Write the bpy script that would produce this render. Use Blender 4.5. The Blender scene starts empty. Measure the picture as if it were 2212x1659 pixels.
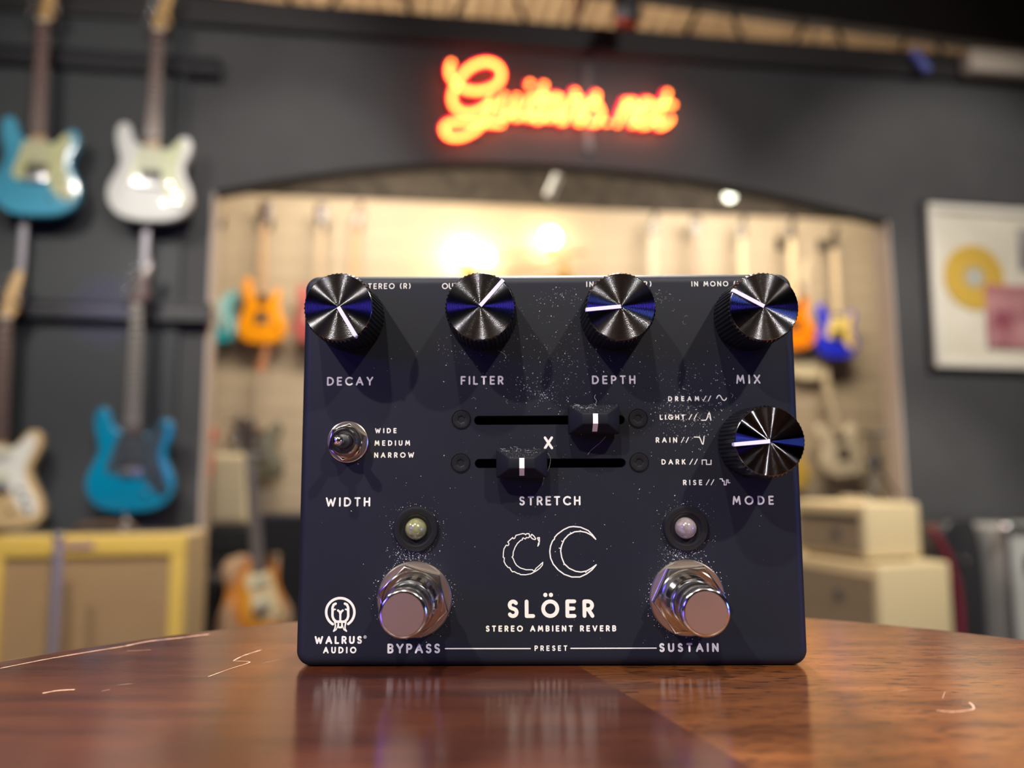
import bpy, math, random
from mathutils import Vector, Matrix
from mathutils.geometry import delaunay_2d_cdt
random.seed(7)
SC = bpy.context.scene
COL = SC.collection
R = math.radians

# ------------------------------------------------------------------ camera
TABLE_Z = 1.05
cam_data = bpy.data.cameras.new('camera')
cam = bpy.data.objects.new('camera', cam_data)
COL.objects.link(cam)
PITCH, ROLL = 0.10764591, -0.00407276
_f = Vector((0, math.cos(PITCH), math.sin(PITCH)))
_u0 = Vector((0, -math.sin(PITCH), math.cos(PITCH)))
_r = Vector((1, 0, 0)) * math.cos(ROLL) + _u0 * math.sin(ROLL)
_u = _u0 * math.cos(ROLL) - Vector((1, 0, 0)) * math.sin(ROLL)
m = Matrix((_r, _u, -_f)).transposed().to_4x4()
m.translation = Vector((0, 0, TABLE_Z + 0.04801073))
cam.matrix_world = m
cam_data.sensor_width = 36.0
cam_data.lens = 1662.0 / 2212.0 * 36.0
cam_data.clip_start = 0.01
cam_data.clip_end = 60
cam_data.dof.use_dof = True
cam_data.dof.focus_distance = 0.184
cam_data.dof.aperture_fstop = 7.4
SC.camera = cam

# ------------------------------------------------------------------ view + world
vs = SC.view_settings
SC.display_settings.display_device = 'sRGB'
vs.view_transform = 'Standard'
vs.look = 'None'
vs.exposure = 0.0
vs.gamma = 1.0
vs.use_curve_mapping = False
world = bpy.data.worlds.new('room_ambience')
SC.world = world
world.use_nodes = True
world.node_tree.nodes['Background'].inputs[0].default_value = (0.75, 0.8, 1.0, 1)
world.node_tree.nodes['Background'].inputs[1].default_value = 0.05

# front wall frame: s along the wall, z up, off towards the viewer
TH = R(8)
EX = Vector((math.cos(TH), math.sin(TH), 0))
NX = Vector((math.sin(TH), -math.cos(TH), 0))
W0 = Vector((0, 3.3, 0))
def WP(s, z, off=0.0):
    return W0 + EX * s + NX * off + Vector((0, 0, z))

# ------------------------------------------------------------------ lights
def aim(o, target):
    d = Vector(target) - o.location
    o.rotation_euler = d.to_track_quat('-Z', 'Y').to_euler()
def spot(name, loc, target, power, size=70, radius=0.035, color=(1, .94, .86), blend=.6):
    l = bpy.data.lights.new(name, 'SPOT')
    l.energy = power; l.spot_size = R(size); l.spot_blend = blend
    l.shadow_soft_size = radius; l.color = color
    o = bpy.data.objects.new(name, l); COL.objects.link(o)
    o.location = loc; aim(o, target)
    return o
def area(name, loc, target, power, sx, sy, color=(1, 1, 1)):
    l = bpy.data.lights.new(name, 'AREA')
    l.shape = 'RECTANGLE'; l.size = sx; l.size_y = sy; l.energy = power; l.color = color
    o = bpy.data.objects.new(name, l); COL.objects.link(o)
    o.location = loc; aim(o, target)
    return o
PED = (0.01, 0.19, TABLE_Z + .05)
# ceiling spots of the shop over the table
spot('ceiling_spot', (-1.15, -1.45, 2.75), PED, 210, 60)
spot('ceiling_spot', (1.05, -1.25, 2.75), PED, 190, 60)
spot('ceiling_spot', (-0.25, -1.0, 3.0), PED, 150, 60)
spot('ceiling_spot', (-2.1, -0.2, 2.9), PED, 90, 60)
spot('ceiling_spot', (2.2, 0.1, 2.9), PED, 90, 60)
# wall washers on the dark front wall, with added fill spots among them
spot('wall_washer', (-1.78, 1.22, 2.8), WP(-1.5, 2.1, 0), 40, 75, .05)
spot('wall_washer', WP(-.7, 3.0, 2.3), WP(-1.5, 2.3, 0), 115, 60, .15)  # added soft fill for the upper hanging guitars
spot('wall_washer', WP(.9, 3.0, 2.4), WP(.9, 2.75, 0), 75, 85, .15)  # added to lift the dark stretch of wall beside the sign
spot('ceiling_spot', (0.1, 1.2, 2.9), PED, 420, 15, .12)  # added from behind to brighten the pedal's top edge
spot('wall_washer', WP(-1.2, 3.0, 2.5), WP(-1.5, .55, .45), 170, 32)  # added spot that brightens the tweed amplifier
spot('wall_washer', WP(1.5, 3.0, 2.3), WP(1.75, .6, .3), 230, 36)  # added spot that brightens the cream cabinets
spot('wall_washer', WP(-1.9, 3.0, 1.9), WP(-1.6, .6, 0), 110, 60)
spot('wall_washer', WP(0.3, 3.0, 1.5), WP(0.45, 2.1, 0), 60, 60)
spot('wall_washer', WP(-.9, 3.0, 1.4), WP(-.95, 2.1, 0), 40, 50)
spot('wall_washer', WP(2.2, 3.0, 1.7), WP(2.2, 1.9, 0), 90, 75)
spot('wall_washer', WP(1.9, 3.0, 1.9), WP(1.6, .7, .2), 110, 70)
# blue stage strips left and right of the table
area('blue_strip', (-1.0, -0.6, 1.38), PED, 7, .45, .22, (.12, .08, 1))
area('blue_strip', (1.5, -0.35, 1.12), PED, 8, .4, .25, (.12, .2, 1))
spot('blue_spot', WP(-1.66, 2.6, 1.6), WP(-1.66, 1.72, 0), 45, 9, .03, (.12, .10, 1), .5)
# back room
area('back_room_panel', WP(-0.6, 3.12, -0.8), WP(-0.6, 1.1, -2.0), 64, 1.4, .5, (1, .87, .68))
area('back_room_panel', WP(1.9, 3.12, -0.8), WP(1.9, 1.1, -2.0), 64, 1.4, .5, (1, .87, .68))
area('added_uplight', WP(0.2, 2.95, -0.85), WP(0.2, 4, -0.85), 60, 5.5, .2, (1, .80, .58))  # added lamp without a fixture, brightens the tan deck from below
# added uplight behind the viewer, so the chrome reflects a brighter ceiling
area('added_uplight', (0.2, -1.2, 3.1), (0.2, -1.2, 4), 38, 3.0, 1.6, (1, .95, .88))

# ------------------------------------------------------------------ helpers
def tag(o, label=None, cat=None, group=None, kind=None):
    if label: o['label'] = label
    if cat: o['category'] = cat
    if group: o['group'] = group
    if kind: o['kind'] = kind
    return o
def empty(name, loc, rz=0.0):
    o = bpy.data.objects.new(name, None); COL.objects.link(o)
    o.empty_display_size = .05
    o.location = loc; o.rotation_euler = (0, 0, rz)
    return o
def thing(name, label, cat, loc, rz=0.0, group=None):
    return tag(empty(name, loc, rz), label, cat, group)

class MB:
    """collects shapes for ONE mesh"""
    def __init__(s):
        s.v = []; s.f = []; s.mi = []; s.cur = 0
    def add(s, vs, fs):
        b = len(s.v)
        s.v += [tuple(p) for p in vs]
        for f in fs:
            s.f.append([b + i for i in f]); s.mi.append(s.cur)
        return s
    def box(s, c, d, bev=0.0):
        cx, cy, cz = c; x, y, z = d[0] / 2, d[1] / 2, d[2] / 2
        if bev <= 0:
            vs = [(cx + a * x, cy + b * y, cz + e * z) for a in (-1, 1) for b in (-1, 1) for e in (-1, 1)]
            return s.add(vs, [(0, 1, 3, 2), (4, 6, 7, 5), (0, 4, 5, 1), (2, 3, 7, 6), (0, 2, 6, 4), (1, 5, 7, 3)])
        out = rrect(2 * x, 2 * z, bev, 4)
        return s.plate([(cx + p[0], cz + p[1]) for p in out], cy - y, cy + y, bev)
    def plate(s, out, y0, y1, bev=0.0, steps=3):
        """outline in x,z (counter-clockwise seen from -y) extruded y0 (front) .. y1 (back)"""
        if area2(out) < 0: out = out[::-1]
        nor = normals2(out); n = len(out)
        rings = []
        if bev > 0:
            for i in range(steps + 1):
                a = math.pi / 2 * i / steps
                rings.append((bev * (1 - math.sin(a)), y0 + bev * (1 - math.cos(a))))
            for i in range(steps + 1):
                a = math.pi / 2 * i / steps
                rings.append((bev * (1 - math.cos(a)), y1 - bev * (1 - math.sin(a))))
        else:
            rings = [(0, y0), (0, y1)]
        vs = []
        for ins, y in rings:
            for p, q in zip(out, nor):
                vs.append((p[0] - q[0] * ins, y, p[1] - q[1] * ins))
        fs = [list(range(n))]
        for k in range(len(rings) - 1):
            for i in range(n):
                j = (i + 1) % n
                fs.append((k * n + j, k * n + i, (k + 1) * n + i, (k + 1) * n + j))
        fs.append([(len(rings) - 1) * n + i for i in range(n)][::-1])
        return s.add(vs, fs)
    def lathe(s, prof, seg=48, axis='z', c=(0, 0, 0), mod=None):
        """prof: list of (r, h). axis 'z' up, or 'y' meaning h goes towards -y"""
        vs = []; fs = []
        n = len(prof)
        for k in range(seg):
            a = 2 * math.pi * k / seg
            for r, h in prof:
                rr = r * (mod(k, r, h) if mod else 1)
                x, y = rr * math.cos(a), rr * math.sin(a)
                vs.append((c[0] + x, c[1] + y, c[2] + h) if axis == 'z' else (c[0] + x, c[1] - h, c[2] + y))
        for k in range(seg):
            k2 = (k + 1) % seg
            for i in range(n - 1):
                fs.append((k * n + i, k2 * n + i, k2 * n + i + 1, k * n + i + 1))
        if prof[0][0] > 1e-9: fs.append([k * n for k in range(seg)][::-1])
        if prof[-1][0] > 1e-9: fs.append([k * n + n - 1 for k in range(seg)])
        return s.add(vs, fs)
    def tube(s, pts, r, seg=10, closed=False):
        pts = [Vector(p) for p in pts]; n = len(pts)
        rs = r if isinstance(r, (list, tuple)) else [r] * n
        vs = []; fs = []
        up = None
        for i, p in enumerate(pts):
            if closed: t = pts[(i + 1) % n] - pts[i - 1]
            else: t = pts[min(i + 1, n - 1)] - pts[max(i - 1, 0)]
            if t.length < 1e-9: t = Vector((0, 0, 1))
            t.normalize()
            if up is None:
                up = Vector((0, 1, 0)) if abs(t.y) < .9 else Vector((1, 0, 0))
            a = t.cross(up)
            if a.length < 1e-6: a = t.cross(Vector((1, 0, 0)))
            a.normalize(); b = a.cross(t).normalized(); up = b
            for k in range(seg):
                w = 2 * math.pi * k / seg
                vs.append(p + (a * math.cos(w) + b * math.sin(w)) * rs[i])
        m_ = n if closed else n - 1
        for i in range(m_):
            j = (i + 1) % n
            for k in range(seg):
                k2 = (k + 1) % seg
                fs.append((i * seg + k, i * seg + k2, j * seg + k2, j * seg + k))
        if not closed:
            fs.append([k for k in range(seg)][::-1]); fs.append([(n - 1) * seg + k for k in range(seg)])
        return s.add(vs, fs)
    def ribbon(s, pts, w, y=0.0, closed=False):
        """flat printed stroke with round ends in the x,z plane, facing -y"""
        n = len(pts); h = w / 2
        for i in range(n - 1 + (1 if closed else 0)):
            a = pts[i]; b = pts[(i + 1) % n]
            dx, dz = b[0] - a[0], b[1] - a[1]; L = math.hypot(dx, dz)
            if L < 1e-9: continue
            nx, nz = -dz / L * h, dx / L * h
            s.add([(a[0] + nx, y, a[1] + nz), (a[0] - nx, y, a[1] - nz), (b[0] - nx, y, b[1] - nz), (b[0] + nx, y, b[1] + nz)], [(0, 1, 2, 3)])
        for a in pts:
            k = 10
            s.add([(a[0] + h * math.cos(2 * math.pi * i / k), y, a[1] + h * math.sin(2 * math.pi * i / k)) for i in range(k)], [list(range(k))])
        return s
    def union(s):
        """merge overlapping flat strokes (x,z plane) into one non-overlapping sheet"""
        y = s.v[0][1]
        r_ = delaunay_2d_cdt([Vector((p[0] * 1000, p[2] * 1000)) for p in s.v], [], s.f, 0, 1e-5)
        s.v = [(p[0] / 1000, y, p[1] / 1000) for p in r_[0]]
        s.f = [list(f) for f, o in zip(r_[2], r_[5]) if o]
        s.mi = [0] * len(s.f)
        return s
    def sphere(s, c, r, seg=16, rings=10, sc=(1, 1, 1)):
        vs = []; fs = []
        for i in range(rings + 1):
            t = math.pi * i / rings
            for k in range(seg):
                a = 2 * math.pi * k / seg
                vs.append((c[0] + r * sc[0] * math.sin(t) * math.cos(a), c[1] + r * sc[1] * math.sin(t) * math.sin(a), c[2] + r * sc[2] * math.cos(t)))
        for i in range(rings):
            for k in range(seg):
                k2 = (k + 1) % seg
                fs.append((i * seg + k, (i + 1) * seg + k, (i + 1) * seg + k2, i * seg + k2))
        return s.add(vs, fs)
    def mesh(s, name, mats, smooth=35):
        me = bpy.data.meshes.new(name)
        me.from_pydata(s.v, [], s.f)
        for mt in (mats if isinstance(mats, (list, tuple)) else [mats]): me.materials.append(mt)
        for p, k in zip(me.polygons, s.mi): p.material_index = k
        me.validate()
        if smooth:
            me.polygons.foreach_set('use_smooth', [True] * len(me.polygons))
            me.set_sharp_from_angle(angle=R(smooth))
        me.update()
        return me
    def build(s, name, mats, parent=None, smooth=35, loc=(0, 0, 0), rot=(0, 0, 0)):
        o = bpy.data.objects.new(name, s.mesh(name, mats, smooth))
        COL.objects.link(o)
        if parent: o.parent = parent
        o.location = loc; o.rotation_euler = rot
        return o
def link(name, me, parent=None, loc=(0, 0, 0), rot=(0, 0, 0)):
    o = bpy.data.objects.new(name, me); COL.objects.link(o)
    if parent: o.parent = parent
    o.location = loc; o.rotation_euler = rot
    return o
def area2(p):
    return sum(p[i][0] * p[(i + 1) % len(p)][1] - p[(i + 1) % len(p)][0] * p[i][1] for i in range(len(p)))
def normals2(out):
    n = len(out); res = []
    for i in range(n):
        a, b = out[i - 1], out[(i + 1) % n]
        dx, dy = b[0] - a[0], b[1] - a[1]; L = math.hypot(dx, dy) or 1
        res.append((dy / L, -dx / L))
    return res
def rrect(w, h, r, k=5):
    pts = []
    for cx, cy, a0 in ((w / 2 - r, h / 2 - r, 0), (-w / 2 + r, h / 2 - r, 90), (-w / 2 + r, -h / 2 + r, 180), (w / 2 - r, -h / 2 + r, 270)):
        for i in range(k + 1):
            a = R(a0 + 90 * i / k)
            pts.append((cx + r * math.cos(a), cy + r * math.sin(a)))
    return pts
def spline(pts, per=6, closed=True, sc=1.0):
    n = len(pts); out = []
    rng = range(n) if closed else range(n - 1)
    g = (lambda i: pts[i % n]) if closed else (lambda i: pts[max(0, min(n - 1, i))])
    for i in rng:
        p0, p1, p2, p3 = g(i - 1), g(i), g(i + 1), g(i + 2)
        for k in range(per):
            t = k / per; t2 = t * t; t3 = t2 * t
            out.append(tuple(sc * .5 * (2 * b + (c - a) * t + (2 * a - 5 * b + 4 * c - d) * t2 + (-a + 3 * b - 3 * c + d) * t3) for a, b, c, d in zip(p0, p1, p2, p3)))
    if not closed: out.append(tuple(sc * q for q in pts[-1]))
    return out

# ------------------------------------------------------------------ materials
def mat(name, col, rough=.5, metal=0.0, spec=.5, emit=None, es=0.0, coat=0.0, trans=0.0, aniso=0.0, tangent=None, sheen=0.0, coat_rough=.05):
    mt = bpy.data.materials.new(name); mt.use_nodes = True
    b = mt.node_tree.nodes['Principled BSDF']
    b.inputs['Base Color'].default_value = (*col, 1)
    b.inputs['Roughness'].default_value = rough
    b.inputs['Metallic'].default_value = metal
    b.inputs['Specular IOR Level'].default_value = spec
    b.inputs['Coat Weight'].default_value = coat
    b.inputs['Coat Roughness'].default_value = coat_rough
    b.inputs['Transmission Weight'].default_value = trans
    if emit:
        b.inputs['Emission Color'].default_value = (*emit, 1); b.inputs['Emission Strength'].default_value = es
    if aniso:
        b.inputs['Anisotropic'].default_value = aniso
        t = mt.node_tree.nodes.new('ShaderNodeTangent'); t.direction_type = 'RADIAL'; t.axis = tangent
        mt.node_tree.links.new(t.outputs[0], b.inputs['Tangent'])
    return mt
def nodes(mt):
    return mt.node_tree.nodes, mt.node_tree.links, mt.node_tree.nodes['Principled BSDF']
def vary(mt, scale=(1, 1, 1), nscale=8.0, c1=None, c2=None, lo=.35, hi=.65, detail=4.0, bump=0.0, bdist=.001, rough=None, rot=(0, 0, 0)):
    """noise driven colour variation and bump in object space"""
    N, L, b = nodes(mt)
    tc = N.new('ShaderNodeTexCoord'); mp = N.new('ShaderNodeMapping')
    mp.inputs['Scale'].default_value = scale; mp.inputs['Rotation'].default_value = rot
    L.new(tc.outputs['Object'], mp.inputs['Vector'])
    no = N.new('ShaderNodeTexNoise'); no.inputs['Scale'].default_value = nscale; no.inputs['Detail'].default_value = detail
    L.new(mp.outputs[0], no.inputs['Vector'])
    if c1:
        cr = N.new('ShaderNodeValToRGB'); cr.color_ramp.elements[0].position = lo; cr.color_ramp.elements[1].position = hi
        cr.color_ramp.elements[0].color = (*c1, 1); cr.color_ramp.elements[1].color = (*c2, 1)
        L.new(no.outputs['Fac'], cr.inputs[0]); L.new(cr.outputs[0], b.inputs['Base Color'])
    if rough:
        mr = N.new('ShaderNodeMapRange'); mr.inputs[3].default_value = rough[0]; mr.inputs[4].default_value = rough[1]
        L.new(no.outputs['Fac'], mr.inputs[0]); L.new(mr.outputs[0], b.inputs['Roughness'])
    if bump:
        bp = N.new('ShaderNodeBump'); bp.inputs['Strength'].default_value = bump; bp.inputs['Distance'].default_value = bdist
        L.new(no.outputs['Fac'], bp.inputs['Height']); L.new(bp.outputs[0], b.inputs['Normal'])
    return mt

M_WALL = vary(mat('charcoal_wall_paint', (.05, .05, .052), .75), nscale=3, c1=(.046, .046, .048), c2=(.056, .056, .058), bump=.05)
M_ROOM = mat('dark_room_paint', (.07, .065, .06), .8)
M_FLOOR = vary(mat('dark_concrete_floor', (.08, .07, .06), .5), nscale=2, c1=(.07, .06, .05), c2=(.1, .09, .08))
M_BLACK = mat('black_metal', (.012, .012, .014), .45)
M_SATIN = mat('satin_black', (.02, .02, .022), .35)
M_CHROME = mat('chrome', (.82, .82, .83), .12, 1)
M_STEEL = mat('grey_steel', (.35, .34, .35), .35, 1)
M_CREAM = mat('cream_vinyl', (.66, .56, .37), .6)
M_PRINT = mat('cream_print', (.62, .60, .51), .6, spec=.3)

# ================================================================== EFFECTS PEDAL
# face data in millimetres: u to the right from the centre line, v up from the table
TEXTS = [
 ('DECAY', -55.76, -44.13, 68.54, 70.75, .40),
 ('FILTER', -22.15, -11.42, 68.59, 70.79, .40),
 ('DEPTH', 10.77, 21.64, 68.58, 70.77, .40),
 ('MIX', 46.83, 52.87, 68.5, 70.79, .40),
 ('STEREO (R)', -46.65, -34.99, 93.21, 94.68, .24),
 ('IN MONO (L)', 36.36, 49.58, 93.38, 94.74, .24),
 ('WIDE', -43.49, -38.11, 56.54, 57.83, .27),
 ('MEDIUM', -43.56, -34.7, 53.43, 54.77, .27),
 ('NARROW', -43.6, -33.69, 50.44, 51.79, .27),
 ('X', -1.44, 1.04, 52.39, 55.57, .62),
 ('WIDTH', -55.41, -44.41, 38.5, 40.77, .42),
 ('STRETCH', -7.63, 7.48, 38.6, 40.87, .42),
 ('MODE', 44.86, 55.01, 38.55, 40.76, .42),
 ('DREAM', 29.7, 37.46, 64.21, 65.46, .26),
 ('LIGHT', 27.51, 33.72, 59.58, 60.88, .26),
 ('RAIN', 26.39, 31.66, 53.89, 55.23, .26),
 ('DARK', 27.66, 33.59, 48.48, 49.81, .26),
 ('RISE', 32.85, 37.56, 43.4, 44.73, .26),
 ('SLOER', -10.63, 10.48, 11.6, 15.97, .92),
 ('STEREO AMBIENT REVERB', -15.88, 15.72, 8.37, 9.84, .34),
 ('BYPASS', -39.69, -26.94, 3.33, 5.64, .48),
 ('PRESET', -4.09, 3.82, 3.83, 5.13, .27),
 ('SUSTAIN', 25.98, 40.32, 3.5, 5.62, .48),
 ('WALRUS', -57.39, -45.9, 5.58, 7.47, .44),
 ('AUDIO', -55.28, -47.19, 3.37, 4.94, .36),
]
# OU [-26.99  93.1 ] [-23.55  94.64]  R) end [26.19 94.82] [26.16 93.44]
REGISTERED = (-45.16, 7.21)
UMLAUT = [(-1.37, 17.06), (-0.02, 17.06)]
SYMBOLS = [[(41.81,64.89),(42.06,65.41),(42.42,65.66),(42.74,65.51),(43.03,64.96),(43.34,64.47),(43.72,64.34),(44.06,64.57),(44.23,64.95)],[(37.88,59.43),(38.94,59.43),(39.28,59.91),(39.62,60.97),(39.83,61.29),(39.97,60.97),(40.13,59.9),(40.19,59.42)],[(36.12,55.26),(37.22,55.22),(37.54,54.52),(37.8,53.66),(38.05,53.47),(38.22,54.14),(38.37,55.37)],[(37.7,48.5),(37.73,49.59),(38.77,49.58),(38.73,48.5),(39.88,48.49),(39.92,49.54)],[(41.98,44.93),(42.55,44.92),(42.58,44.39),(42.99,44.39),(42.96,43.44),(43.46,43.44),(43.58,44.67),(43.96,44.67),(43.93,43.97),(44.39,43.97)]]
SLASHES = [[(38.45,64.21),(39.15,65.48)],[(39.69,64.2),(40.34,65.48)],[(34.77,59.64),(35.5,60.89)],[(36.0,59.63),(36.65,60.88)],[(32.69,53.93),(33.37,55.2)],[(33.88,53.93),(34.53,55.19)],[(34.62,48.51),(35.37,49.81)],[(35.83,48.51),(36.52,49.8)],[(38.54,43.46),(39.3,44.75)],[(39.72,43.46),(40.45,44.74)]]
MOONS = [[(-1.92,24.85),(-2.03,24.2),(-2.63,23.48),(-3.5,22.83),(-4.83,22.12),(-6.16,21.87),(-7.43,21.93),(-7.69,22.16),(-8.02,22.16),(-8.95,22.66),(-9.35,22.59),(-9.75,23.05),(-10.01,23.57),(-10.41,23.64),(-11.01,24.29),(-11.4,25.08),(-11.33,25.93),(-11.6,26.06),(-11.57,27.1),(-11.39,28.15),(-10.86,29.0),(-10.52,28.87),(-10.26,29.07),(-10.19,29.39),(-10.46,29.79),(-9.25,30.84),(-9.12,30.57),(-8.78,30.64),(-8.45,31.36),(-6.77,31.79),(-6.24,31.68),(-6.11,31.48),(-5.84,31.75),(-5.3,31.78),(-5.11,31.41),(-5.2,30.89),(-5.44,30.76),(-5.91,30.83),(-6.11,30.5),(-6.38,30.56),(-6.65,30.76),(-6.85,30.63),(-6.92,30.26),(-7.38,30.11),(-8.12,29.39),(-8.66,28.54),(-9.13,27.36),(-9.2,26.44),(-9.44,26.12),(-9.2,25.85),(-8.81,24.87),(-8.35,24.15),(-7.42,23.5),(-6.02,23.08),(-4.5,23.07),(-4.17,22.77),(-3.83,22.97),(-3.63,23.36),(-2.69,24.14),(-1.92,24.85)],[(-4.57,31.61),(-4.04,31.15),(-3.6,30.49),(-3.82,30.33),(-4.38,30.49),(-4.91,31.02),(-4.57,31.61)],[(-3.2,30.75),(-2.71,30.81),(-2.72,29.7),(-2.98,30.22),(-3.2,30.75)],[(-2.94,29.57),(-2.76,29.3),(-3.11,28.75),(-2.94,29.57)],[(11.09,30.37),(10.31,31.43),(9.26,32.48),(7.4,33.28),(5.67,33.46),(4.6,33.33),(3.25,32.7),(1.77,31.65),(1.03,30.87),(0.99,30.45),(0.49,29.95),(0.01,28.77),(-0.2,27.46),(-0.02,25.89),(0.63,24.39),(1.82,23.01),(3.26,21.97),(5.11,21.31),(7.1,21.31),(8.71,22.02),(10.05,22.99),(11.13,24.22),(9.92,23.38),(8.72,22.73),(7.39,22.48),(6.06,22.68),(4.48,23.4),(3.29,24.51),(2.71,26.01),(2.46,27.58),(2.68,28.76),(3.36,30.33),(4.44,31.45),(5.92,32.17),(7.39,32.29),(8.72,32.03),(10.04,31.36),(11.09,30.37)],[(7.39,32.32),(7.32,32.49)],[(5.11,31.84),(4.87,32.01)],[(3.09,29.78),(2.72,29.97)],[(2.54,28.17),(2.11,28.24)],[(3.36,24.51),(3.18,24.25)],[(8.72,22.67),(8.51,22.37)]]
EMBLEM = [(0.62,[(-53.05,10.26),(-53.35,10.46),(-53.62,10.69),(-53.88,10.94),(-54.1,11.22),(-54.29,11.52),(-54.45,11.84),(-54.57,12.17),(-54.66,12.51),(-54.71,12.86),(-54.73,13.21),(-54.7,13.56),(-54.64,13.9),(-54.54,14.24),(-54.41,14.56),(-54.24,14.87),(-54.04,15.15),(-53.81,15.42),(-53.55,15.66),(-53.27,15.87),(-52.96,16.05),(-52.64,16.2),(-52.3,16.31),(-51.95,16.39),(-51.59,16.43),(-51.23,16.43),(-50.87,16.4),(-50.52,16.33),(-50.17,16.23),(-49.84,16.09),(-49.52,15.92),(-49.22,15.72),(-48.94,15.49),(-48.69,15.23),(-48.47,14.95),(-48.28,14.65),(-48.12,14.33),(-48.0,14.0),(-47.91,13.66),(-47.86,13.31),(-47.85,12.96),(-47.87,12.61),(-47.94,12.27),(-48.04,11.93),(-48.17,11.61),(-48.34,11.31),(-48.54,11.02),(-48.77,10.76),(-49.03,10.52),(-49.31,10.31)]),(0.6,[(-52.45,15.12),(-52.95,14.88),(-53.21,14.18),(-53.17,12.13),(-52.88,11.41),(-52.3,10.89)]),(0.6,[(-50.21,15.12),(-49.68,14.87),(-49.37,14.17),(-49.33,12.12),(-49.57,11.4),(-50.13,10.89)]),(0.5,[(-51.87,13.52),(-51.5,13.25),(-51.28,12.74),(-51.24,10.79)]),(0.5,[(-50.68,13.51),(-51.02,13.25),(-51.24,12.74)]),(0.6,[(-52.51,10.85),(-49.96,10.85)]),(0.34,[(-52.96,13.48),(-52.84,13.79),(-52.5,13.76)]),(0.34,[(-49.59,13.47),(-49.72,13.78),(-50.06,13.76)]),(0.36,[(-52.57,10.79),(-52.38,9.87),(-52.53,9.16),(-52.82,8.6)]),(0.36,[(-49.87,10.79),(-50.06,9.86),(-50.05,9.15),(-49.7,8.6)]),(0.26,[(-52.82,8.56),(-52.19,8.97),(-51.83,9.77),(-51.73,10.79)]),(0.26,[(-49.7,8.56),(-50.34,8.97),(-50.65,9.76),(-50.8,10.79)]),(0.3,[(-51.68,10.69),(-51.61,9.42),(-50.9,9.42),(-50.88,10.69)]),(0.3,[(-51.62,9.58),(-50.9,9.58)])]
RULES = [[(-25.67,4.44),(-5.11,4.4)],[(4.67,4.43),(25.28,4.44)]]

SCRATCHES = [[[-124.3, 192.6], [-119.0, 200.7], [-112.5, 208.4], [-105.5, 215.5]], [[-105.5, 215.5], [-101.9, 221.3], [-94.9, 225.7], [-88.3, 230.4]], [[-102.1, 209.9], [-96.3, 211.2]], [[-70.1, 198.9], [-69.4, 204.3], [-66.8, 210.7]], [[-70.1, 198.9], [-65.5, 197.7], [-68.0, 191.7], [-70.7, 184.2]], [[-62.0, 196.6], [-58.9, 200.2]], [[-101.3, 171.6], [-99.3, 173.6], [-95.8, 174.4]], [[-89.3, 173.2], [-88.1, 174.3]], [[-88.1, 177.9], [-85.7, 178.8]], [[83.3, 157.6], [85.9, 156.7], [90.4, 157.9], [92.0, 159.9], [92.8, 162.7]], [[89.0, 165.6], [92.0, 170.1]], [[84.0, 223.8], [88.8, 222.4]], [[81.9, 170.3], [84.9, 171.8]]]

def arc(cx, cy, rx, ry, a0, a1, n=12):
    return [(cx + rx * math.cos(R(a0 + (a1 - a0) * i / n)), cy + ry * math.sin(R(a0 + (a1 - a0) * i / n))) for i in range(n + 1)]
GLYPH = {
 'A': (.84, [[(0, 0), (.42, 1), (.84, 0)], [(.145, .33), (.695, .33)]]),
 'B': (.56, [[(0, 0), (0, 1)] + arc(.30, .765, .235, .235, 90, -90, 8) + [(0, .53)], arc(.29, .265, .265, .265, 90, -90, 8) + [(0, 0)]]),
 'C': (.84, [arc(.5, .5, .5, .5, 47, 313, 20)]),
 'D': (.74, [[(0, 0), (0, 1)] + arc(.24, .5, .5, .5, 90, -90, 12) + [(0, 0)]]),
 'E': (.50, [[(.5, 1), (0, 1), (0, 0), (.5, 0)], [(0, .51), (.44, .51)]]),
 'F': (.48, [[(.48, 1), (0, 1), (0, 0)], [(0, .49), (.42, .49)]]),
 'G': (.94, [arc(.5, .5, .5, .5, 48, 354, 22), [(.58, .46), (.99, .46)]]),
 'H': (.64, [[(0, 0), (0, 1)], [(.64, 0), (.64, 1)], [(0, .51), (.64, .51)]]),
 'I': (.0, [[(0, 0), (0, 1)]]),
 'K': (.60, [[(0, 0), (0, 1)], [(.56, 1), (.02, .46)], [(.2, .62), (.6, 0)]]),
 'L': (.46, [[(0, 1), (0, 0), (.46, 0)]]),
 'M': (.90, [[(0, 0), (.12, 1), (.45, .28), (.78, 1), (.9, 0)]]),
 'N': (.68, [[(0, 0), (0, 1), (.68, 0), (.68, 1)]]),
 'O': (1.0, [arc(.5, .5, .5, .5, 0, 360, 28)]),
 'P': (.54, [[(0, 0), (0, 1)] + arc(.27, .725, .275, .275, 90, -90, 8) + [(0, .45)]]),
 'R': (.56, [[(0, 0), (0, 1)] + arc(.27, .725, .275, .275, 90, -90, 8) + [(0, .45)], [(.27, .45), (.56, 0)]]),
 'S': (.52, [arc(.27, .76, .24, .24, 32, 250, 12) + arc(.26, .25, .26, .25, 72, -148, 14)]),
 'T': (.60, [[(0, 1), (.6, 1)], [(.3, 1), (.3, 0)]]),
 'U': (.64, [[(0, 1)] + arc(.32, .32, .32, .32, 180, 360, 12) + [(.64, 1)]]),
 'V': (.78, [[(0, 1), (.39, 0), (.78, 1)]]),
 'W': (1.12, [[(0, 1), (.28, 0), (.56, .8), (.84, 0), (1.12, 1)]]),
 'X': (.66, [[(0, 0), (.66, 1)], [(0, 1), (.66, 0)]]),
 'Y': (.72, [[(0, 1), (.36, .46), (.72, 1)], [(.36, .46), (.36, 0)]]),
 '(': (.18, [arc(.5, .5, .5, .72, 135, 225, 8)]),
 ')': (.18, [arc(-.32, .5, .5, .72, 45, -45, 8)]),
}
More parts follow.
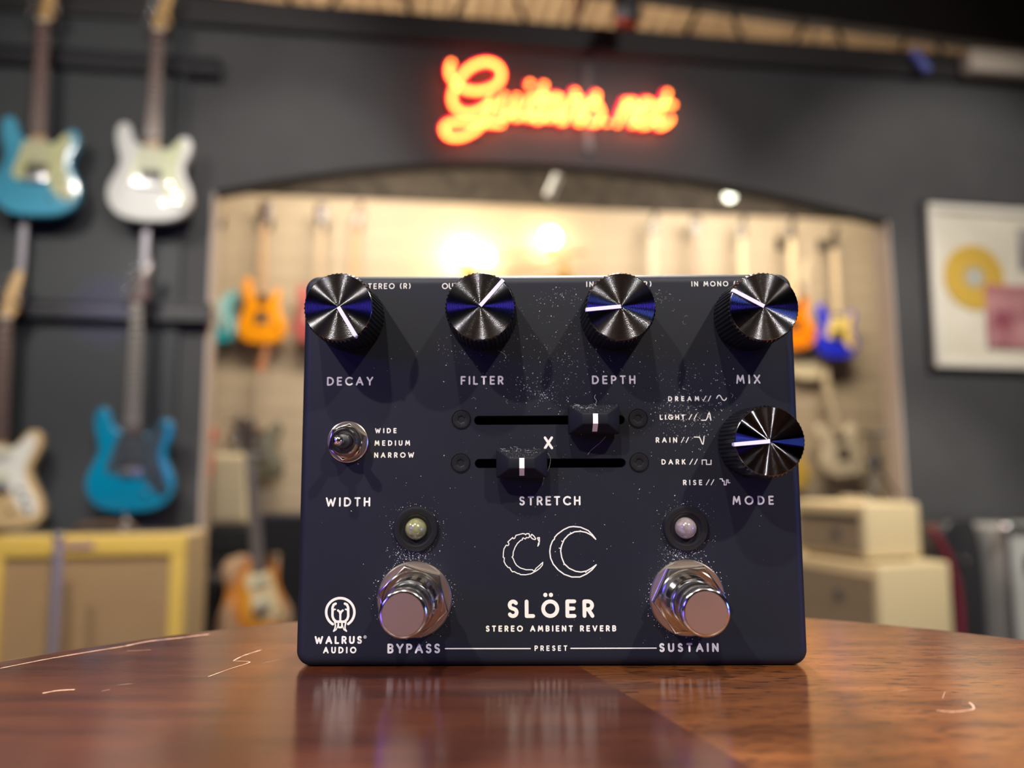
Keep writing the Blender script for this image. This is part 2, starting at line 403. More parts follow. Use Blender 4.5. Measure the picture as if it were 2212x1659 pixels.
def stroke_text(mb, s, u0, u1, v0, v1, w, y):
    h = (v1 - v0) - w
    adv = []
    for ch in s: adv.append(.22 if ch == ' ' else GLYPH[ch][0])
    tot = sum(adv) * h
    gap = ((u1 - u0) - w - tot) / max(1, len(s) - 1)
    x = u0 + w / 2
    for ch, a in zip(s, adv):
        if ch != ' ':
            for st in GLYPH[ch][1]:
                mb.ribbon([((x + p[0] * h) * .001, (v0 + w / 2 + p[1] * h) * .001) for p in st], w * .001, y)
        x += a * h + gap

pedal = thing('effects_pedal', 'dark navy guitar effects pedal standing upright on the round wooden table', 'effects pedal',
              (0.00927772, 0.19172903, TABLE_Z), -0.00743029)
MM = .001
M_ENC = vary(mat('navy_powder_coat', (.0075, .0083, .0130), .5, spec=.22), nscale=2600, detail=2, bump=.12, bdist=.00004, rough=(.46, .58))
M_DARKSLOT = mat('slot_black', (.004, .004, .004), .6)
W_, H_, D_ = .1245, .097, .040
enc_mb = MB().plate([(p[0], p[1] + H_ / 2) for p in rrect(W_, H_, .0036, 8)], 0, D_, .0026, 6)
enc = enc_mb.build('enclosure', [M_ENC, M_DARKSLOT], pedal, 30)
SLOTS = [(-18.8, 18.75, 59.65), (-18.6, 18.85, 48.95)]
cut = MB(); cut.cur = 0
for a, b, v in SLOTS:
    o_ = arc((b - 1.12), v, 1.13, 1.13, -90, 90, 10) + arc((a + 1.12), v, 1.13, 1.13, 90, 270, 10)
    cut.plate([(p[0] * MM, p[1] * MM) for p in o_], -.003, .009)
cutter = cut.build('cutter', [M_DARKSLOT], pedal, 0)
md = enc.modifiers.new('slots', 'BOOLEAN'); md.operation = 'DIFFERENCE'; md.object = cutter; md.solver = 'EXACT'
bpy.context.view_layer.update()
dg = bpy.context.evaluated_depsgraph_get()
new = bpy.data.meshes.new_from_object(enc.evaluated_get(dg))
enc.modifiers.clear(); enc.data = new
new.polygons.foreach_set('use_smooth', [True] * len(new.polygons)); new.set_sharp_from_angle(angle=R(30))
bpy.data.objects.remove(cutter)

# printed lettering -------------------------------------------------
YP = -.00004
LBL = {'SLOER': 'large cream printed title', 'WALRUS': "cream printed maker's name, upper line", 'AUDIO': "cream printed maker's name, lower line"}
TEXTS = [t for t in TEXTS if t[0] != 'STEREO (R)'] + [('OUT STEREO (R)', -52.8, -34.99, 93.21, 94.68, .24), ('OUT MONO (L)', -26.99, -12.6, 93.1, 94.64, .24), ('IN STEREO (R)', 9.7, 26.2, 93.4, 94.84, .24)]
for s, u0, u1, v0, v1, w in TEXTS:
    mb = MB(); stroke_text(mb, s, u0, u1, v0, v1, w, YP)
    if s == 'SLOER':
        for d in UMLAUT: mb.ribbon([(d[0] * MM, d[1] * MM)], 1.05 * MM, YP)
    if s == 'WALRUS':
        c_ = REGISTERED
        mb.ribbon([(c_[0] * MM + .33 * MM * math.cos(i * .4), c_[1] * MM + .33 * MM * math.sin(i * .4)) for i in range(17)], .1 * MM, YP)
        stroke_text(mb, 'R', c_[0] - .14, c_[0] + .16, c_[1] - .2, c_[1] + .2, .09, YP)
    o = mb.union().build('printed_word', M_PRINT, pedal, 0)
    tag(o, LBL.get(s, 'cream printed word ' + s))
for pts, nm in zip(SYMBOLS, ['sine wave', 'spike', 'notch', 'square wave', 'stepped wave']):
    tag(MB().ribbon([(p[0] * MM, p[1] * MM) for p in pts], .24 * MM, YP).union().build('printed_symbol', M_PRINT, pedal, 0), 'cream printed ' + nm + ' symbol')
for i in range(5):
    mb = MB()
    for pts in SLASHES[2 * i:2 * i + 2]: mb.ribbon([(p[0] * MM, p[1] * MM) for p in pts], .2 * MM, YP)
    mb.union().build('printed_slashes', M_PRINT, pedal, 0)
mb = MB()
for pts in MOONS[:4]: mb.ribbon([(p[0] * MM, p[1] * MM) for p in pts], .24 * MM, YP)
tag(mb.union().build('printed_moon', M_PRINT, pedal, 0), 'printed outline of a small crumbling crescent moon')
mb = MB()
for i, pts in enumerate(MOONS[4:]): mb.ribbon([(p[0] * MM, p[1] * MM) for p in pts], (.3 if i == 0 else .2) * MM, YP)
tag(mb.union().build('printed_moon', M_PRINT, pedal, 0), 'printed outline of a large crescent moon')
mb = MB()
for w, pts in EMBLEM: mb.ribbon([(p[0] * MM, p[1] * MM) for p in pts], w * MM, YP)
tag(mb.union().build('printed_emblem', M_PRINT, pedal, 0), 'round printed emblem with a tusked face')
for pts in RULES:
    MB().ribbon([(p[0] * MM, p[1] * MM) for p in pts], .27 * MM, YP).union().build('printed_line', M_PRINT, pedal, 0)

# knobs -------------------------------------------------------------
M_KNOB = mat('black_anodised_knob', (.016, .016, .018), .3, .7)
M_CAP = mat('spun_black_cap', (.055, .055, .058), .15, 1)
M_CAP2 = mat('polished_black_cap', (.034, .034, .040), .07, 1)
for m_, pitch in ((M_CAP, .00024), (M_CAP2, .00006)):
    N, L, b = nodes(m_)
    tc = N.new('ShaderNodeTexCoord'); ln = N.new('ShaderNodeVectorMath'); ln.operation = 'LENGTH'
    L.new(tc.outputs['Object'], ln.inputs[0])
    mu = N.new('ShaderNodeMath'); mu.operation = 'MULTIPLY'; mu.inputs[1].default_value = 2 * math.pi / pitch
    L.new(ln.outputs['Value'], mu.inputs[0])
    sn = N.new('ShaderNodeMath'); sn.operation = 'SINE'; L.new(mu.outputs[0], sn.inputs[0])
    # turned concentric grooves: the normal swings along the radius
    nrm = N.new('ShaderNodeVectorMath'); nrm.operation = 'NORMALIZE'; L.new(tc.outputs['Object'], nrm.inputs[0])
    scl = N.new('ShaderNodeVectorMath'); scl.operation = 'SCALE'; L.new(nrm.outputs[0], scl.inputs[0])
    am = N.new('ShaderNodeMath'); am.operation = 'MULTIPLY'; am.inputs[1].default_value = .62
    L.new(sn.outputs[0], am.inputs[0]); L.new(am.outputs[0], scl.inputs['Scale'])
    ad = N.new('ShaderNodeVectorMath'); ad.operation = 'ADD'; ad.inputs[1].default_value = (0, -1, 0); L.new(scl.outputs[0], ad.inputs[0])
    vt = N.new('ShaderNodeVectorTransform'); vt.vector_type = 'NORMAL'; vt.convert_from = 'OBJECT'; vt.convert_to = 'WORLD'
    L.new(ad.outputs[0], vt.inputs[0]); L.new(vt.outputs[0], b.inputs['Normal'])
M_POINT = mat('white_pointer_blue_lit', (.62, .59, .74), .45)  # white line with the blue light mixed into its colour
KH = 14.0
def tooth(k, r, h):
    return 1.0 + (.022 if k % 4 in (0, 1) else -.012) * (1 if .0006 < h < .0134 else 0)
kb = MB().lathe([(.0078, 0), (.0084, .0004), (.0085, .0012), (.0082, .0130)], 200, 'y', mod=tooth)
kb.cur = 1; kb.lathe([(.0082, .0130), (.00800, .01375), (.00788, .01388), (.0, .01388)], 200, 'y', mod=lambda k, r, h: 1.0 + ((.022 if k % 4 in (0, 1) else -.012) if h < .0131 else 0))
kb_me = kb.mesh('knob', [M_KNOB, mat('cut_edge', (.16, .16, .17), .2, 1)], 25)
def cap_mesh(m_):
    return MB().lathe([(.00788, -.0001), (.00788, 0.0), (.0, 0.0)], 96, 'y').mesh('knob_cap', m_, 20)
cap_a, cap_b = cap_mesh(M_CAP), cap_mesh(M_CAP2)
pb = MB().box((.0041, -.00012, 0), (.0081, .0003, .00088)); pb.box((.00815, .0008, 0), (.0003, .0020, .00085))
pt_me = pb.mesh('pointer_line', M_POINT, 0)
KNOBS = [(-50.0, 85.7, (150, -245)), (-16.6, 85.7, (175, 200)), (16.5, 85.4, (-280, -25)), (50.0, 85.2, (-255, 140)), (50.1, 53.7, (-290, -25))]
for i, (u, v, d) in enumerate(KNOBS):
    k = link('knob', kb_me, pedal, (u * MM, 0, v * MM))
    link('knob_cap', cap_b if i == 4 else cap_a, k, (0, -.01392, 0))
    a = math.atan2(d[1], d[0])
    link('pointer_line', pt_me, k, (0, -.01395, 0), (0, -a, 0))

# slider caps, screws -----------------------------------------------
M_SLIDE = vary(mat('black_rubber_cap', (.007, .0075, .010), .6, spec=.15), nscale=900, bump=.1, bdist=.0001)
def slider():
    mb = MB()
    lv = [(6.2, 3.5, .9), (6.2, 3.5, 4.2), (3.0, 1.25, 7.4)]
    vs = []
    for a, b, h in lv:
        vs += [(x * a * MM, -h * MM, z * b * MM) for x, z in ((-1, -1), (1, -1), (1, 1), (-1, 1))]
    fs = [(3, 2, 1, 0), (8, 9, 10, 11)]
    for k in (0, 4):
        for i in range(4):
            j = (i + 1) % 4
            fs.append((k + i, k + j, k + 4 + j, k + 4 + i))
    mb.add(vs, fs)
    mb.box((0, -.0002, 0), (.0022, .0020, .0012))
    return mb
import bmesh
def bevel_mesh(me, w, seg=2):
    bm = bmesh.new(); bm.from_mesh(me)
    bmesh.ops.recalc_face_normals(bm, faces=bm.faces)
    bmesh.ops.bevel(bm, geom=list(bm.edges), offset=w, segments=seg, affect='EDGES', profile=.5)
    bm.to_mesh(me); bm.free()
    me.polygons.foreach_set('use_smooth', [True] * len(me.polygons)); me.set_sharp_from_angle(angle=R(40))
    return me
sl_me = bevel_mesh(slider().mesh('slider_cap', M_SLIDE, 0), .0003)
mk = MB()
prof = [(1.22, 7.36), (1.1, 7.6), (-1.2, 7.6), (-3.0, 5.0), (-2.9, 4.8)]
vs = []
for v_, h_ in prof: vs += [(-.6 * MM, -h_ * MM, v_ * MM), (.6 * MM, -h_ * MM, v_ * MM)]
mk.add(vs, [(2 * i, 2 * i + 1, 2 * i + 3, 2 * i + 2) for i in range(len(prof) - 1)])
vs2 = [(x, y + .0005, z) for x, y, z in vs]
mk.add(vs + vs2, [(2 * i, 2 * i + 2, 10 + 2 * i + 2, 10 + 2 * i) for i in range(4)] + [(2 * i + 1, 10 + 2 * i + 1, 10 + 2 * i + 3, 2 * i + 3) for i in range(4)])
M_MARK = mat('cream_marker', (.85, .76, .66), .5)
mk_me = mk.mesh('marker_line', M_MARK, 0)
for u, v in ((10.75, 59.5), (-6.95, 48.95)):
    s_ = link('slider_cap', sl_me, pedal, (u * MM, 0, v * MM))
    link('marker_line', mk_me, s_)
def screw():
    mb = MB(); n = 48; ro = 2.25 * MM; hx = 1.0 * MM
    def hexr(a):
        q = (a + math.pi / 6) % (math.pi / 3) - math.pi / 6
        return hx * math.cos(math.pi / 6) / math.cos(q)
    A = [2 * math.pi * i / n for i in range(n)]
    rings = [[(ro * 1.09 * math.cos(a), -.00001, ro * 1.09 * math.sin(a)) for a in A],
             [(ro * 1.06 * math.cos(a), -.00020, ro * 1.06 * math.sin(a)) for a in A],
             [(ro * 1.0 * math.cos(a), -.00004, ro * 1.0 * math.sin(a)) for a in A],
             [(ro * .95 * math.cos(a), -.00024, ro * .95 * math.sin(a)) for a in A],
             [(hexr(a) * 1.12 * math.cos(a), -.00026, hexr(a) * 1.12 * math.sin(a)) for a in A],
             [(hexr(a) * math.cos(a), -.00022, hexr(a) * math.sin(a)) for a in A],
             [(hexr(a) * .95 * math.cos(a), -.00003, hexr(a) * .95 * math.sin(a)) for a in A]]
    vs = [p for r_ in rings for p in r_]; fs = []
    for k in range(len(rings) - 1):
        for i in range(n):
            j = (i + 1) % n
            fs.append((k * n + i, k * n + j, (k + 1) * n + j, (k + 1) * n + i))
    fs.append([(len(rings) - 1) * n + i for i in range(n)])
    return mb.add(vs, fs)
sc_me = screw().mesh('screw', mat('black_oxide_screw', (.008, .008, .009), .4, 0, .3), 25)
for u, v, a in ((-21.95, 59.9, 10), (22.1, 59.95, 20), (-22.1, 49.1, 5), (22.15, 49.1, 25)):
    link('screw', sc_me, pedal, (u * MM, 0, v * MM), (0, R(a), 0))

# toggle switch ------------------------------------------------------
def hexpts(r, rot=0): return [(r * math.cos(R(rot + 60 * i)), r * math.sin(R(rot + 60 * i))) for i in range(6)]
M_NICKEL = mat('bright_nickel', (.78, .75, .70), .16, 1)
M_NICKEL2 = vary(mat('satin_nickel', (.80, .68, .58), .28, 1), nscale=4000, bump=.05, bdist=.00005)
tg = MB().lathe([(.0033, 0), (.0033, .0046), (.0030, .0050), (.0025, .0050), (.0023, .0040), (.0, .0038)], 48, 'y').build('toggle_switch', M_NICKEL, pedal, 30, (-.0502, 0, .0544))
MB().lathe([(.0051, 0), (.0051, .0004), (.0049, .00055), (.003, .00055)], 48, 'y').build('washer', M_NICKEL2, tg)
hn = MB().plate(hexpts(.0047, 20), -.0022, -.0004, .0003, 2); hn.lathe([(.0040, .0021), (.0038, .0026), (.0031, .0027)], 48, 'y')
hn.build('hex_nut', M_NICKEL, tg, 25)
lv = MB().lathe([(.0017, .0036), (.0020, .0050), (.0016, .0060), (.0008, .0064)], 32, 'y', (.0001, 0, 0)).build('lever_seal', M_BLACK, tg)
MB().lathe([(.0008, .0058), (.00095, .0075), (.00125, .0102), (.00130, .0108), (.0010, .0114), (.0005, .0117), (.0, .0118)], 32, 'y').build('lever', M_CHROME, tg)

# indicator lights -----------------------------------------------------
M_BEZ = mat('glossy_black_bezel', (.010, .010, .011), .28)
bz_me = MB().lathe([(.0055, 0), (.0055, .0007), (.0052, .0012), (.0043, .0014), (.0040, .0013), (.0036, .0006), (.0031, .00025), (.0, .0002)], 64, 'y').mesh('indicator_light', M_BEZ, 35)
dome = [(.00265 * math.cos(R(a)), .0003 + .00275 * math.sin(R(a))) for a in range(0, 91, 9)]; dome[-1] = (0, dome[-1][1])
for u, v, col, nm in ((-33.0, 33.0, (.18, .175, .08), 'yellowish'), (33.1, 33.0, (.22, .18, .17), 'milky pink')):
    bz = link('indicator_light', bz_me, pedal, (u * MM, 0, v * MM))
    m_ = mat('lens_' + nm.split()[0], col, .22, spec=.6, coat=.6)
    vary(m_, nscale=700, c1=tuple(c * .7 for c in col), c2=tuple(min(1, c * 1.15) for c in col))
    tag(MB().lathe(dome, 40, 'y').build('lens', m_, bz), nm + ' unlit lens')

# foot switches ---------------------------------------------------------
bush = [(.0060, 0), (.0060, .0030)]
for i in range(7):
    h = .0034 + i * .0007
    bush += [(.0060, h), (.0057, h + .00035)]
bush += [(.0060, .0086), (.0060, .0103), (.0057, .0108), (.0050, .0108), (.0048, .0100)]
M_FACE = vary(mat('satin_button_face', (.86, .71, .66), .32, 1), nscale=2500, bump=.08, bdist=.00006)
for u, v, rot, side in ((-33.2, 16.1, 44, 1), (33.0, 16.3, 4, -1)):
    bm_ = MB().lathe(bush, 64, 'y')
    bm_.cur = 1; bm_.box((side * .0058, -.0078, .0002), (.0008, .0014, .0019)); bm_.cur = 0
    fs_ = bm_.build('foot_switch', [M_CHROME, M_DARKSLOT], pedal, 30, (u * MM, 0, v * MM))
    MB().lathe([(.0091, 0), (.0091, .0005), (.0088, .0009), (.0060, .0009)], 72, 'y').build('washer', M_NICKEL2, fs_)
    hn = MB().plate(hexpts(.0087, rot), -.0038, -.0009, .0004, 2); hn.lathe([(.0074, .0038), (.0071, .0041), (.0062, .0041)], 64, 'y')
    hn.build('hex_nut', M_NICKEL, fs_, 25)
    bt = MB(); bt.lathe([(.0047, .0095), (.0047, .0122), (.0052, .0124), (.0054, .0128), (.0054, .0186)] + [(.0046 + .0008 * math.cos(R(a)), .0186 + .0008 * math.sin(R(a))) for a in range(15, 91, 15)], 72, 'y')
    bt.cur = 1; bt.lathe([(.0046, .01941), (.0, .01945)], 72, 'y')
    bt.build('button', [M_CHROME, M_FACE], fs_, 30)

# dust ---------------------------------------------------------------------
dust = MB()
rd = random.Random(3)
def speck(u, v, h=.0, s=None):
    s = s or rd.choice([.03, .04, .04, .05, .06, .07, .1]) * rd.uniform(.7, 1.25)
    a = rd.uniform(0, 6.28); st = rd.uniform(1, 2.2)
    ax = (math.cos(a) * s * st, math.sin(a) * s * st); bx = (-math.sin(a) * s, math.cos(a) * s)
    P = [(u + ax[0], v + ax[1]), (u + bx[0], v + bx[1]), (u - ax[0], v - ax[1]), (u - bx[0], v - bx[1])]
    vs = [(p[0] * MM, -(h + .01) * MM, p[1] * MM) for p in P] + [(u * MM, -(h + .01 + s) * MM, v * MM)]
    dust.add(vs, [(0, 1, 4), (1, 2, 4), (2, 3, 4), (3, 0, 4)])
def fibre(pts, r=.025):
    dust.tube([(p[0] * MM, -(p[2] if len(p) > 2 else .05) * MM, p[1] * MM) for p in spline(pts, 5, False)], r * MM, 5)
def clear(u, v):
    for a, b_, sv in SLOTS:
        if abs(v - sv) < 1.4 and a - .5 < u < b_ + .5: return False
    for ku, kv, _ in KNOBS:
        if math.hypot(u - ku, v - kv) < 9: return False
    return True
def patch(u0, u1, v0, v1, n, s=None):
    k = 0
    while k < n:
        u, v = rd.triangular(u0, u1), rd.triangular(v0, v1)
        if clear(u, v): speck(u, v, 0, s)
        k += 1
patch(-18, 28, 58, 94, 420); patch(-12, 6, 62, 72, 130); patch(20, 50, 48, 80, 330); patch(24, 44, 55, 66, 160)
patch(-60, 60, 2, 95, 260); patch(-30, -15, 72, 82, 60); patch(-5, 10, 88, 94, 60); patch(18, 34, 86, 95, 60)
for cu in (-33.2, 33.0):
    for n, r0, r1, cv in ((110, 5.6, 8.5, 33.0), (120, 9.2, 11.2, 16.2)):
        for i in range(n):
            a = rd.uniform(0, 6.28); r = r0 + (r1 - r0) * rd.random() ** 2
            speck(cu + r * math.cos(a), cv + r * math.sin(a))
    patch(cu - 8, cu + 5, 24.5, 29, 130)
for cu, cv in ((10.75, 59.5), (-6.95, 48.95)):
    for i in range(90):
        t = rd.random() ** 1.6
        u = cu + rd.uniform(-1, 1) * (6.0 - 3.1 * t); v = cv + 3.5 - 2.2 * t; h = 4.25 + 3.15 * t
        speck(u, v, h, rd.uniform(.015, .045))
    for i in range(14):
        u = cu + rd.uniform(-5.5, 5); v = cv + rd.uniform(2.4, 3.6); h = 4.3 + (3.5 - v + cv) * 1.3
        fibre([(u, v, h + .1), (u + rd.uniform(-.6, .6), v + rd.uniform(-.3, .5), h + .3), (u + rd.uniform(-1, 1), v + rd.uniform(-.2, .5), h + .2)], .018)
fibre([(-12.8, 77.2), (-11.5, 76.6), (-10.6, 75.6)], .02)
fibre([(14.0, 55.5), (12.6, 54.0), (11.6, 53.2), (10.3, 52.1), (9.4, 51.0)], .028)
fibre([(11.0, 63.0, 5), (11.3, 64.0, 5), (10.9, 64.8, 4.5), (11.2, 65.6, 4)], .02)
fibre([(-.5, 51.5), (.2, 50, 1), (-.3, 47.5), (-1.4, 45.5), (-1.9, 43.6)], .018)
for i in range(22):
    u, v = rd.choice([(rd.uniform(-20, 10), rd.uniform(60, 80)), (rd.uniform(22, 46), rd.uniform(52, 70)), (rd.uniform(22, 36), rd.uniform(80, 94))])
    if clear(u, v):
        a = rd.uniform(0, 6.28); l = rd.uniform(.3, .9)
        fibre([(u, v), (u + l * math.cos(a), v + l * math.sin(a)), (u + l * 1.6 * math.cos(a + .7), v + l * 1.6 * math.sin(a + .7))], .012)
tag(dust.build('dust', mat('pale_dust', (.55, .55, .56), .9), pedal, 0), 'pale dust and fibres lying on the face', kind='stuff')

# ================================================================== TABLE
table = thing('bar_table', 'round glossy reddish brown wooden bar table under the pedal', 'table', (.0153, .0831, 0))
M_WOOD = mat('varnished_mahogany', (.15, .05, .025), .28, spec=.3, coat=1.0, coat_rough=.085)
N, L, b = nodes(M_WOOD)
def nd(t, **k):
    n = N.new(t)
    for a, v in k.items(): setattr(n, a, v)
    return n
def math_(op, a, b_=None):
    n = nd('ShaderNodeMath', operation=op)
    for i, x in enumerate((a, b_)):
        if x is None: continue
        if isinstance(x, (int, float)): n.inputs[i].default_value = x
        else: L.new(x, n.inputs[i])
    return n.outputs[0]
tc = nd('ShaderNodeTexCoord'); sp = nd('ShaderNodeSeparateXYZ'); L.new(tc.outputs['Object'], sp.inputs[0])
# board seam from (1.5,106.6) to (22,48.2) mm in table coordinates
seam = math_('GREATER_THAN', math_('ADD', math_('MULTIPLY', sp.outputs[0], .9436), math_('MULTIPLY', sp.outputs[1], .3312)), .0367)
def grain(rot, sc, nscale):
    mp = nd('ShaderNodeMapping'); mp.inputs['Rotation'].default_value = (0, 0, R(rot)); mp.inputs['Scale'].default_value = sc
    L.new(tc.outputs['Object'], mp.inputs[0])
    no = nd('ShaderNodeTexNoise'); no.inputs['Scale'].default_value = nscale; no.inputs['Detail'].default_value = 6; no.inputs['Roughness'].default_value = .6
    L.new(mp.outputs[0], no.inputs['Vector']); return no.outputs['Fac']
def ramp(fac, stops):
    cr = nd('ShaderNodeValToRGB'); e = cr.color_ramp.elements
    while len(e) < len(stops): e.new(.5)
    for el, (p, c) in zip(e, stops): el.position = p; el.color = (*c, 1)
    L.new(fac, cr.inputs[0]); return cr.outputs[0]
gl = grain(15, (1, 7, 1), 14); gr = grain(60, (1.2, 9, 1), 22)
cl = ramp(gl, [(.3, (.034, .008, .0035)), (.5, (.064, .016, .006)), (.72, (.10, .029, .009))])
crr = ramp(gr, [(.3, (.074, .023, .006)), (.5, (.135, .044, .011)), (.72, (.20, .070, .018))])
pl = ramp(grain(15, (60, 260, 1), 3.2), [(.30, (.35, .35, .35)), (.38, (1, 1, 1))])
pr = ramp(grain(60, (60, 380, 1), 2.6), [(.38, (.16, .14, .14)), (.45, (1, 1, 1))])
def mix(fac, a, b_, mode='MIX'):
    n = nd('ShaderNodeMix', data_type='RGBA', blend_type=mode)
    if isinstance(fac, (int, float)): n.inputs[0].default_value = fac
    else: L.new(fac, n.inputs[0])
    L.new(a, n.inputs[6]); L.new(b_, n.inputs[7]); return n.outputs[2]
L.new(mix(seam, mix(1.0, cl, pl, 'MULTIPLY'), mix(1.0, crr, pr, 'MULTIPLY')), b.inputs['Base Color'])
hgt = math_('ADD', math_('MULTIPLY', grain(20, (40, 320, 1), 3), 1.0), math_('MULTIPLY', grain(0, (1, 1, 1), 60), .5))
bp = nd('ShaderNodeBump'); bp.inputs['Strength'].default_value = .15; bp.inputs['Distance'].default_value = .0004
L.new(hgt, bp.inputs['Height']); L.new(bp.outputs[0], b.inputs['Normal']); L.new(bp.outputs[0], b.inputs['Coat Normal'])
M_BARE = mat('bare_scratched_wood', (.42, .25, .17), .6)
TR = .1905
tt = MB()
prof = [(0.0001, -.030), (.180, -.030), (TR - .002, -.028), (TR, -.024), (TR, -.010)]
for a in range(0, 91, 10): prof.append((TR - .006 + .006 * math.cos(R(a)), -.006 + .006 * math.sin(R(a))))
prof += [(.10, 0), (0, 0)]
tt.lathe(prof, 192, 'z')
tt.cur = 1
for k_, pts in enumerate(SCRATCHES):
    pp = spline([((p[0]) * MM - .0153, (p[1]) * MM - .0831) for p in pts], 6, False) if len(pts) > 2 else [(p[0] * MM - .0153, p[1] * MM - .0831) for p in pts]
    n = len(pp); w0 = [.0008, .0010, .0005, .0006, .0004, .0003, .0009, .0008, .0005, .0005, .0004, .0004, .0004][k_]
    rr_ = random.Random(k_)
    L_, R_ = [], []
    for i, p in enumerate(pp):
        q = pp[min(i + 1, n - 1)]; o_ = pp[max(i - 1, 0)]
        dx, dy = q[0] - o_[0], q[1] - o_[1]; l = math.hypot(dx, dy) or 1
        w = w0 * rr_.uniform(.35, 1.0) * (.3 if i in (0, n - 1) else 1) * .5
        rad = math.hypot(*p); zz = .00006 if rad < TR - .0062 else -.006 + math.sqrt(max(0, .006 ** 2 - (rad - TR + .006) ** 2)) + .00008
        L_.append((p[0] - dy / l * w, p[1] + dx / l * w, zz)); R_.append((p[0] + dy / l * w, p[1] - dx / l * w, zz))
    tt.add(L_ + R_, [(i, n + i, n + i + 1, i + 1) for i in range(n - 1)])
tt.build('tabletop', [M_WOOD, M_BARE], table, 25, (0, 0, TABLE_Z))
M_LEG = mat('dark_iron', (.02, .02, .02), .5, .6)
MB().lathe([(.05, TABLE_Z - .03), (.05, TABLE_Z - .05), (.03, TABLE_Z - .07), (.03, .06), (.045, .045), (.045, .03)], 32, 'z').build('column', M_LEG, table)
MB().lathe([(.0, 0), (.21, 0), (.21, .012), (.19, .022), (.05, .035), (.03, .036)], 64, 'z').build('base', M_LEG, table)

# ================================================================== ROOM SHELL
def wall_obj(mb, name, mats, smooth=0, kind='structure'):
    o = mb.build(name, mats, None, smooth, W0, (0, 0, TH))
    if kind: o['kind'] = kind
    return o
ARCH = [(-1.264, 2.25), (-1.246, 2.258), (-1.003, 2.318), (-.695, 2.379), (-.417, 2.418), (-.133, 2.442), (.159, 2.449), (.522, 2.437), (.851, 2.412), (1.301, 2.349), (1.79, 2.262), (1.806, 2.25)]
arch = spline(ARCH, 4, False)
out = [(-4.5, 0), (-1.27, 0)] + arch + [(1.83, 0), (5.2, 0), (5.2, 3.09), (-4.5, 3.09)]
wall_obj(MB().plate(out, 0, .10), 'wall_front', M_WALL)
M_TRIMB = mat('black_steel_trim', (.02, .019, .02), .6)
wall_obj(MB().box((.35, -.02, 3.03), (9.6, .05, .12)), 'trim_1', M_TRIMB)
M_DECK = vary(mat('tan_corrugated_deck', (.36, .27, .18), .6), nscale=4, c1=(.30, .22, .145), c2=(.42, .32, .22))
dk = MB(); P_ = []
x = -4.5
while x < 5.2:
    P_ += [(x, 4.0), (x + .045, 4.0), (x + .055, 4.05), (x + .095, 4.05)]; x += .105
vs = [(p[0], -7.2, p[1]) for p in P_] + [(p[0], 2.4, p[1]) for p in P_]
n = len(P_)
dk.add(vs, [(i, i + 1, n + i + 1, n + i) for i in range(n - 1)])
wall_obj(dk, 'ceiling', M_DECK)
M_BACKW = vary(mat('tan_slat_wall', (.42, .34, .24), .55), nscale=1.3, c1=(.39, .315, .225), c2=(.44, .355, .255))
bw = MB(); z = 0; prof = []
while z < 2.94:
    t = min(z + .147, 2.955)
    prof += [(0, z), (0, t - .006), (.004, t - .006), (.004, t)]; z = t
vs = [(-4.3, 2.0 + p[0], p[1]) for p in prof] + [(5.2, 2.0 + p[0], p[1]) for p in prof]; n = len(prof)
bw.add(vs, [(i, n + i, n + i + 1, i + 1) for i in range(n - 1)])
bw.box((.45, 2.06, 1.475), (9.5, .08, 2.95))
wall_obj(bw, 'wall_far', M_BACKW)
M_BAND = vary(mat('dark_brown_band', (.03, .024, .02), .8), nscale=9, c1=(.018, .014, .012), c2=(.05, .038, .028))
wall_obj(MB().box((.45, 2.04, 3.51), (9.5, .1, 1.10)), 'trim_2', M_BAND)
wall_obj(MB().box((-4.4, -2.4, 2.05), (.1, 9.4, 4.1)), 'wall_left', M_ROOM)
wall_obj(MB().box((5.1, -2.4, 2.05), (.1, 9.4, 4.1)), 'wall_right', M_ROOM)
wall_obj(MB().box((.35, -7.1, 2.05), (9.4, .1, 4.1)), 'wall_behind', M_ROOM)
wall_obj(MB().box((.35, -2.45, -.05), (9.6, 9.7, .1)), 'floor', M_FLOOR)
M_JAMB = mat('cream_jamb', (.5, .42, .36), .6)
wall_obj(MB().plate([(1.798, 2.246), (1.807, 2.25), (1.832, .001), (1.822, .001)], -.004, .106), 'trim_4', M_JAMB)
wall_obj(MB().plate([(-1.255, 2.246), (-1.265, 2.25), (-1.272, .001), (-1.261, .001)], -.004, .106), 'trim_5', M_JAMB)
# black panel behind the hanging guitars
M_PANEL = mat('black_teal_panel', (.036, .040, .043), .6)
wall_obj(MB().box((-2.4, -.012, 1.65), (2.05, .02, 2.7)), 'trim_3', M_PANEL)

def on_wall(name, label, cat, s, z, off, rz=0.0, group=None):
    return thing(name, label, cat, WP(s, z, off), TH + rz, group)

M_JOIST = mat('matt_black_joist', (.02, .019, .02), .95, spec=.08)
# open web joist behind the wall top
j = on_wall('roof_joist', 'black open-web steel roof joist above the dark wall top', 'joist', 1.2, 3.22, -.5)
j.rotation_euler = (0, R(3.2), TH)
MB().box((0, 0, .03), (5.6, .06, .06)).build('bottom_chord', M_JOIST, j, 0)
MB().box((0, 0, .525), (5.6, .08, .34)).build('top_chord', M_JOIST, j, 0)
web = MB().tube([(-.075, 0, 0), (.075, 0, .36)], .013, 8).mesh('web_bar', M_JOIST)
web2 = MB().tube([(.075, 0, 0), (-.075, 0, .36)], .013, 8).mesh('web_bar', M_JOIST)
for i in range(17):
    link('web_bar', web if i % 2 == 0 else web2, j, (-2.62 + i * .306, 0, .03))
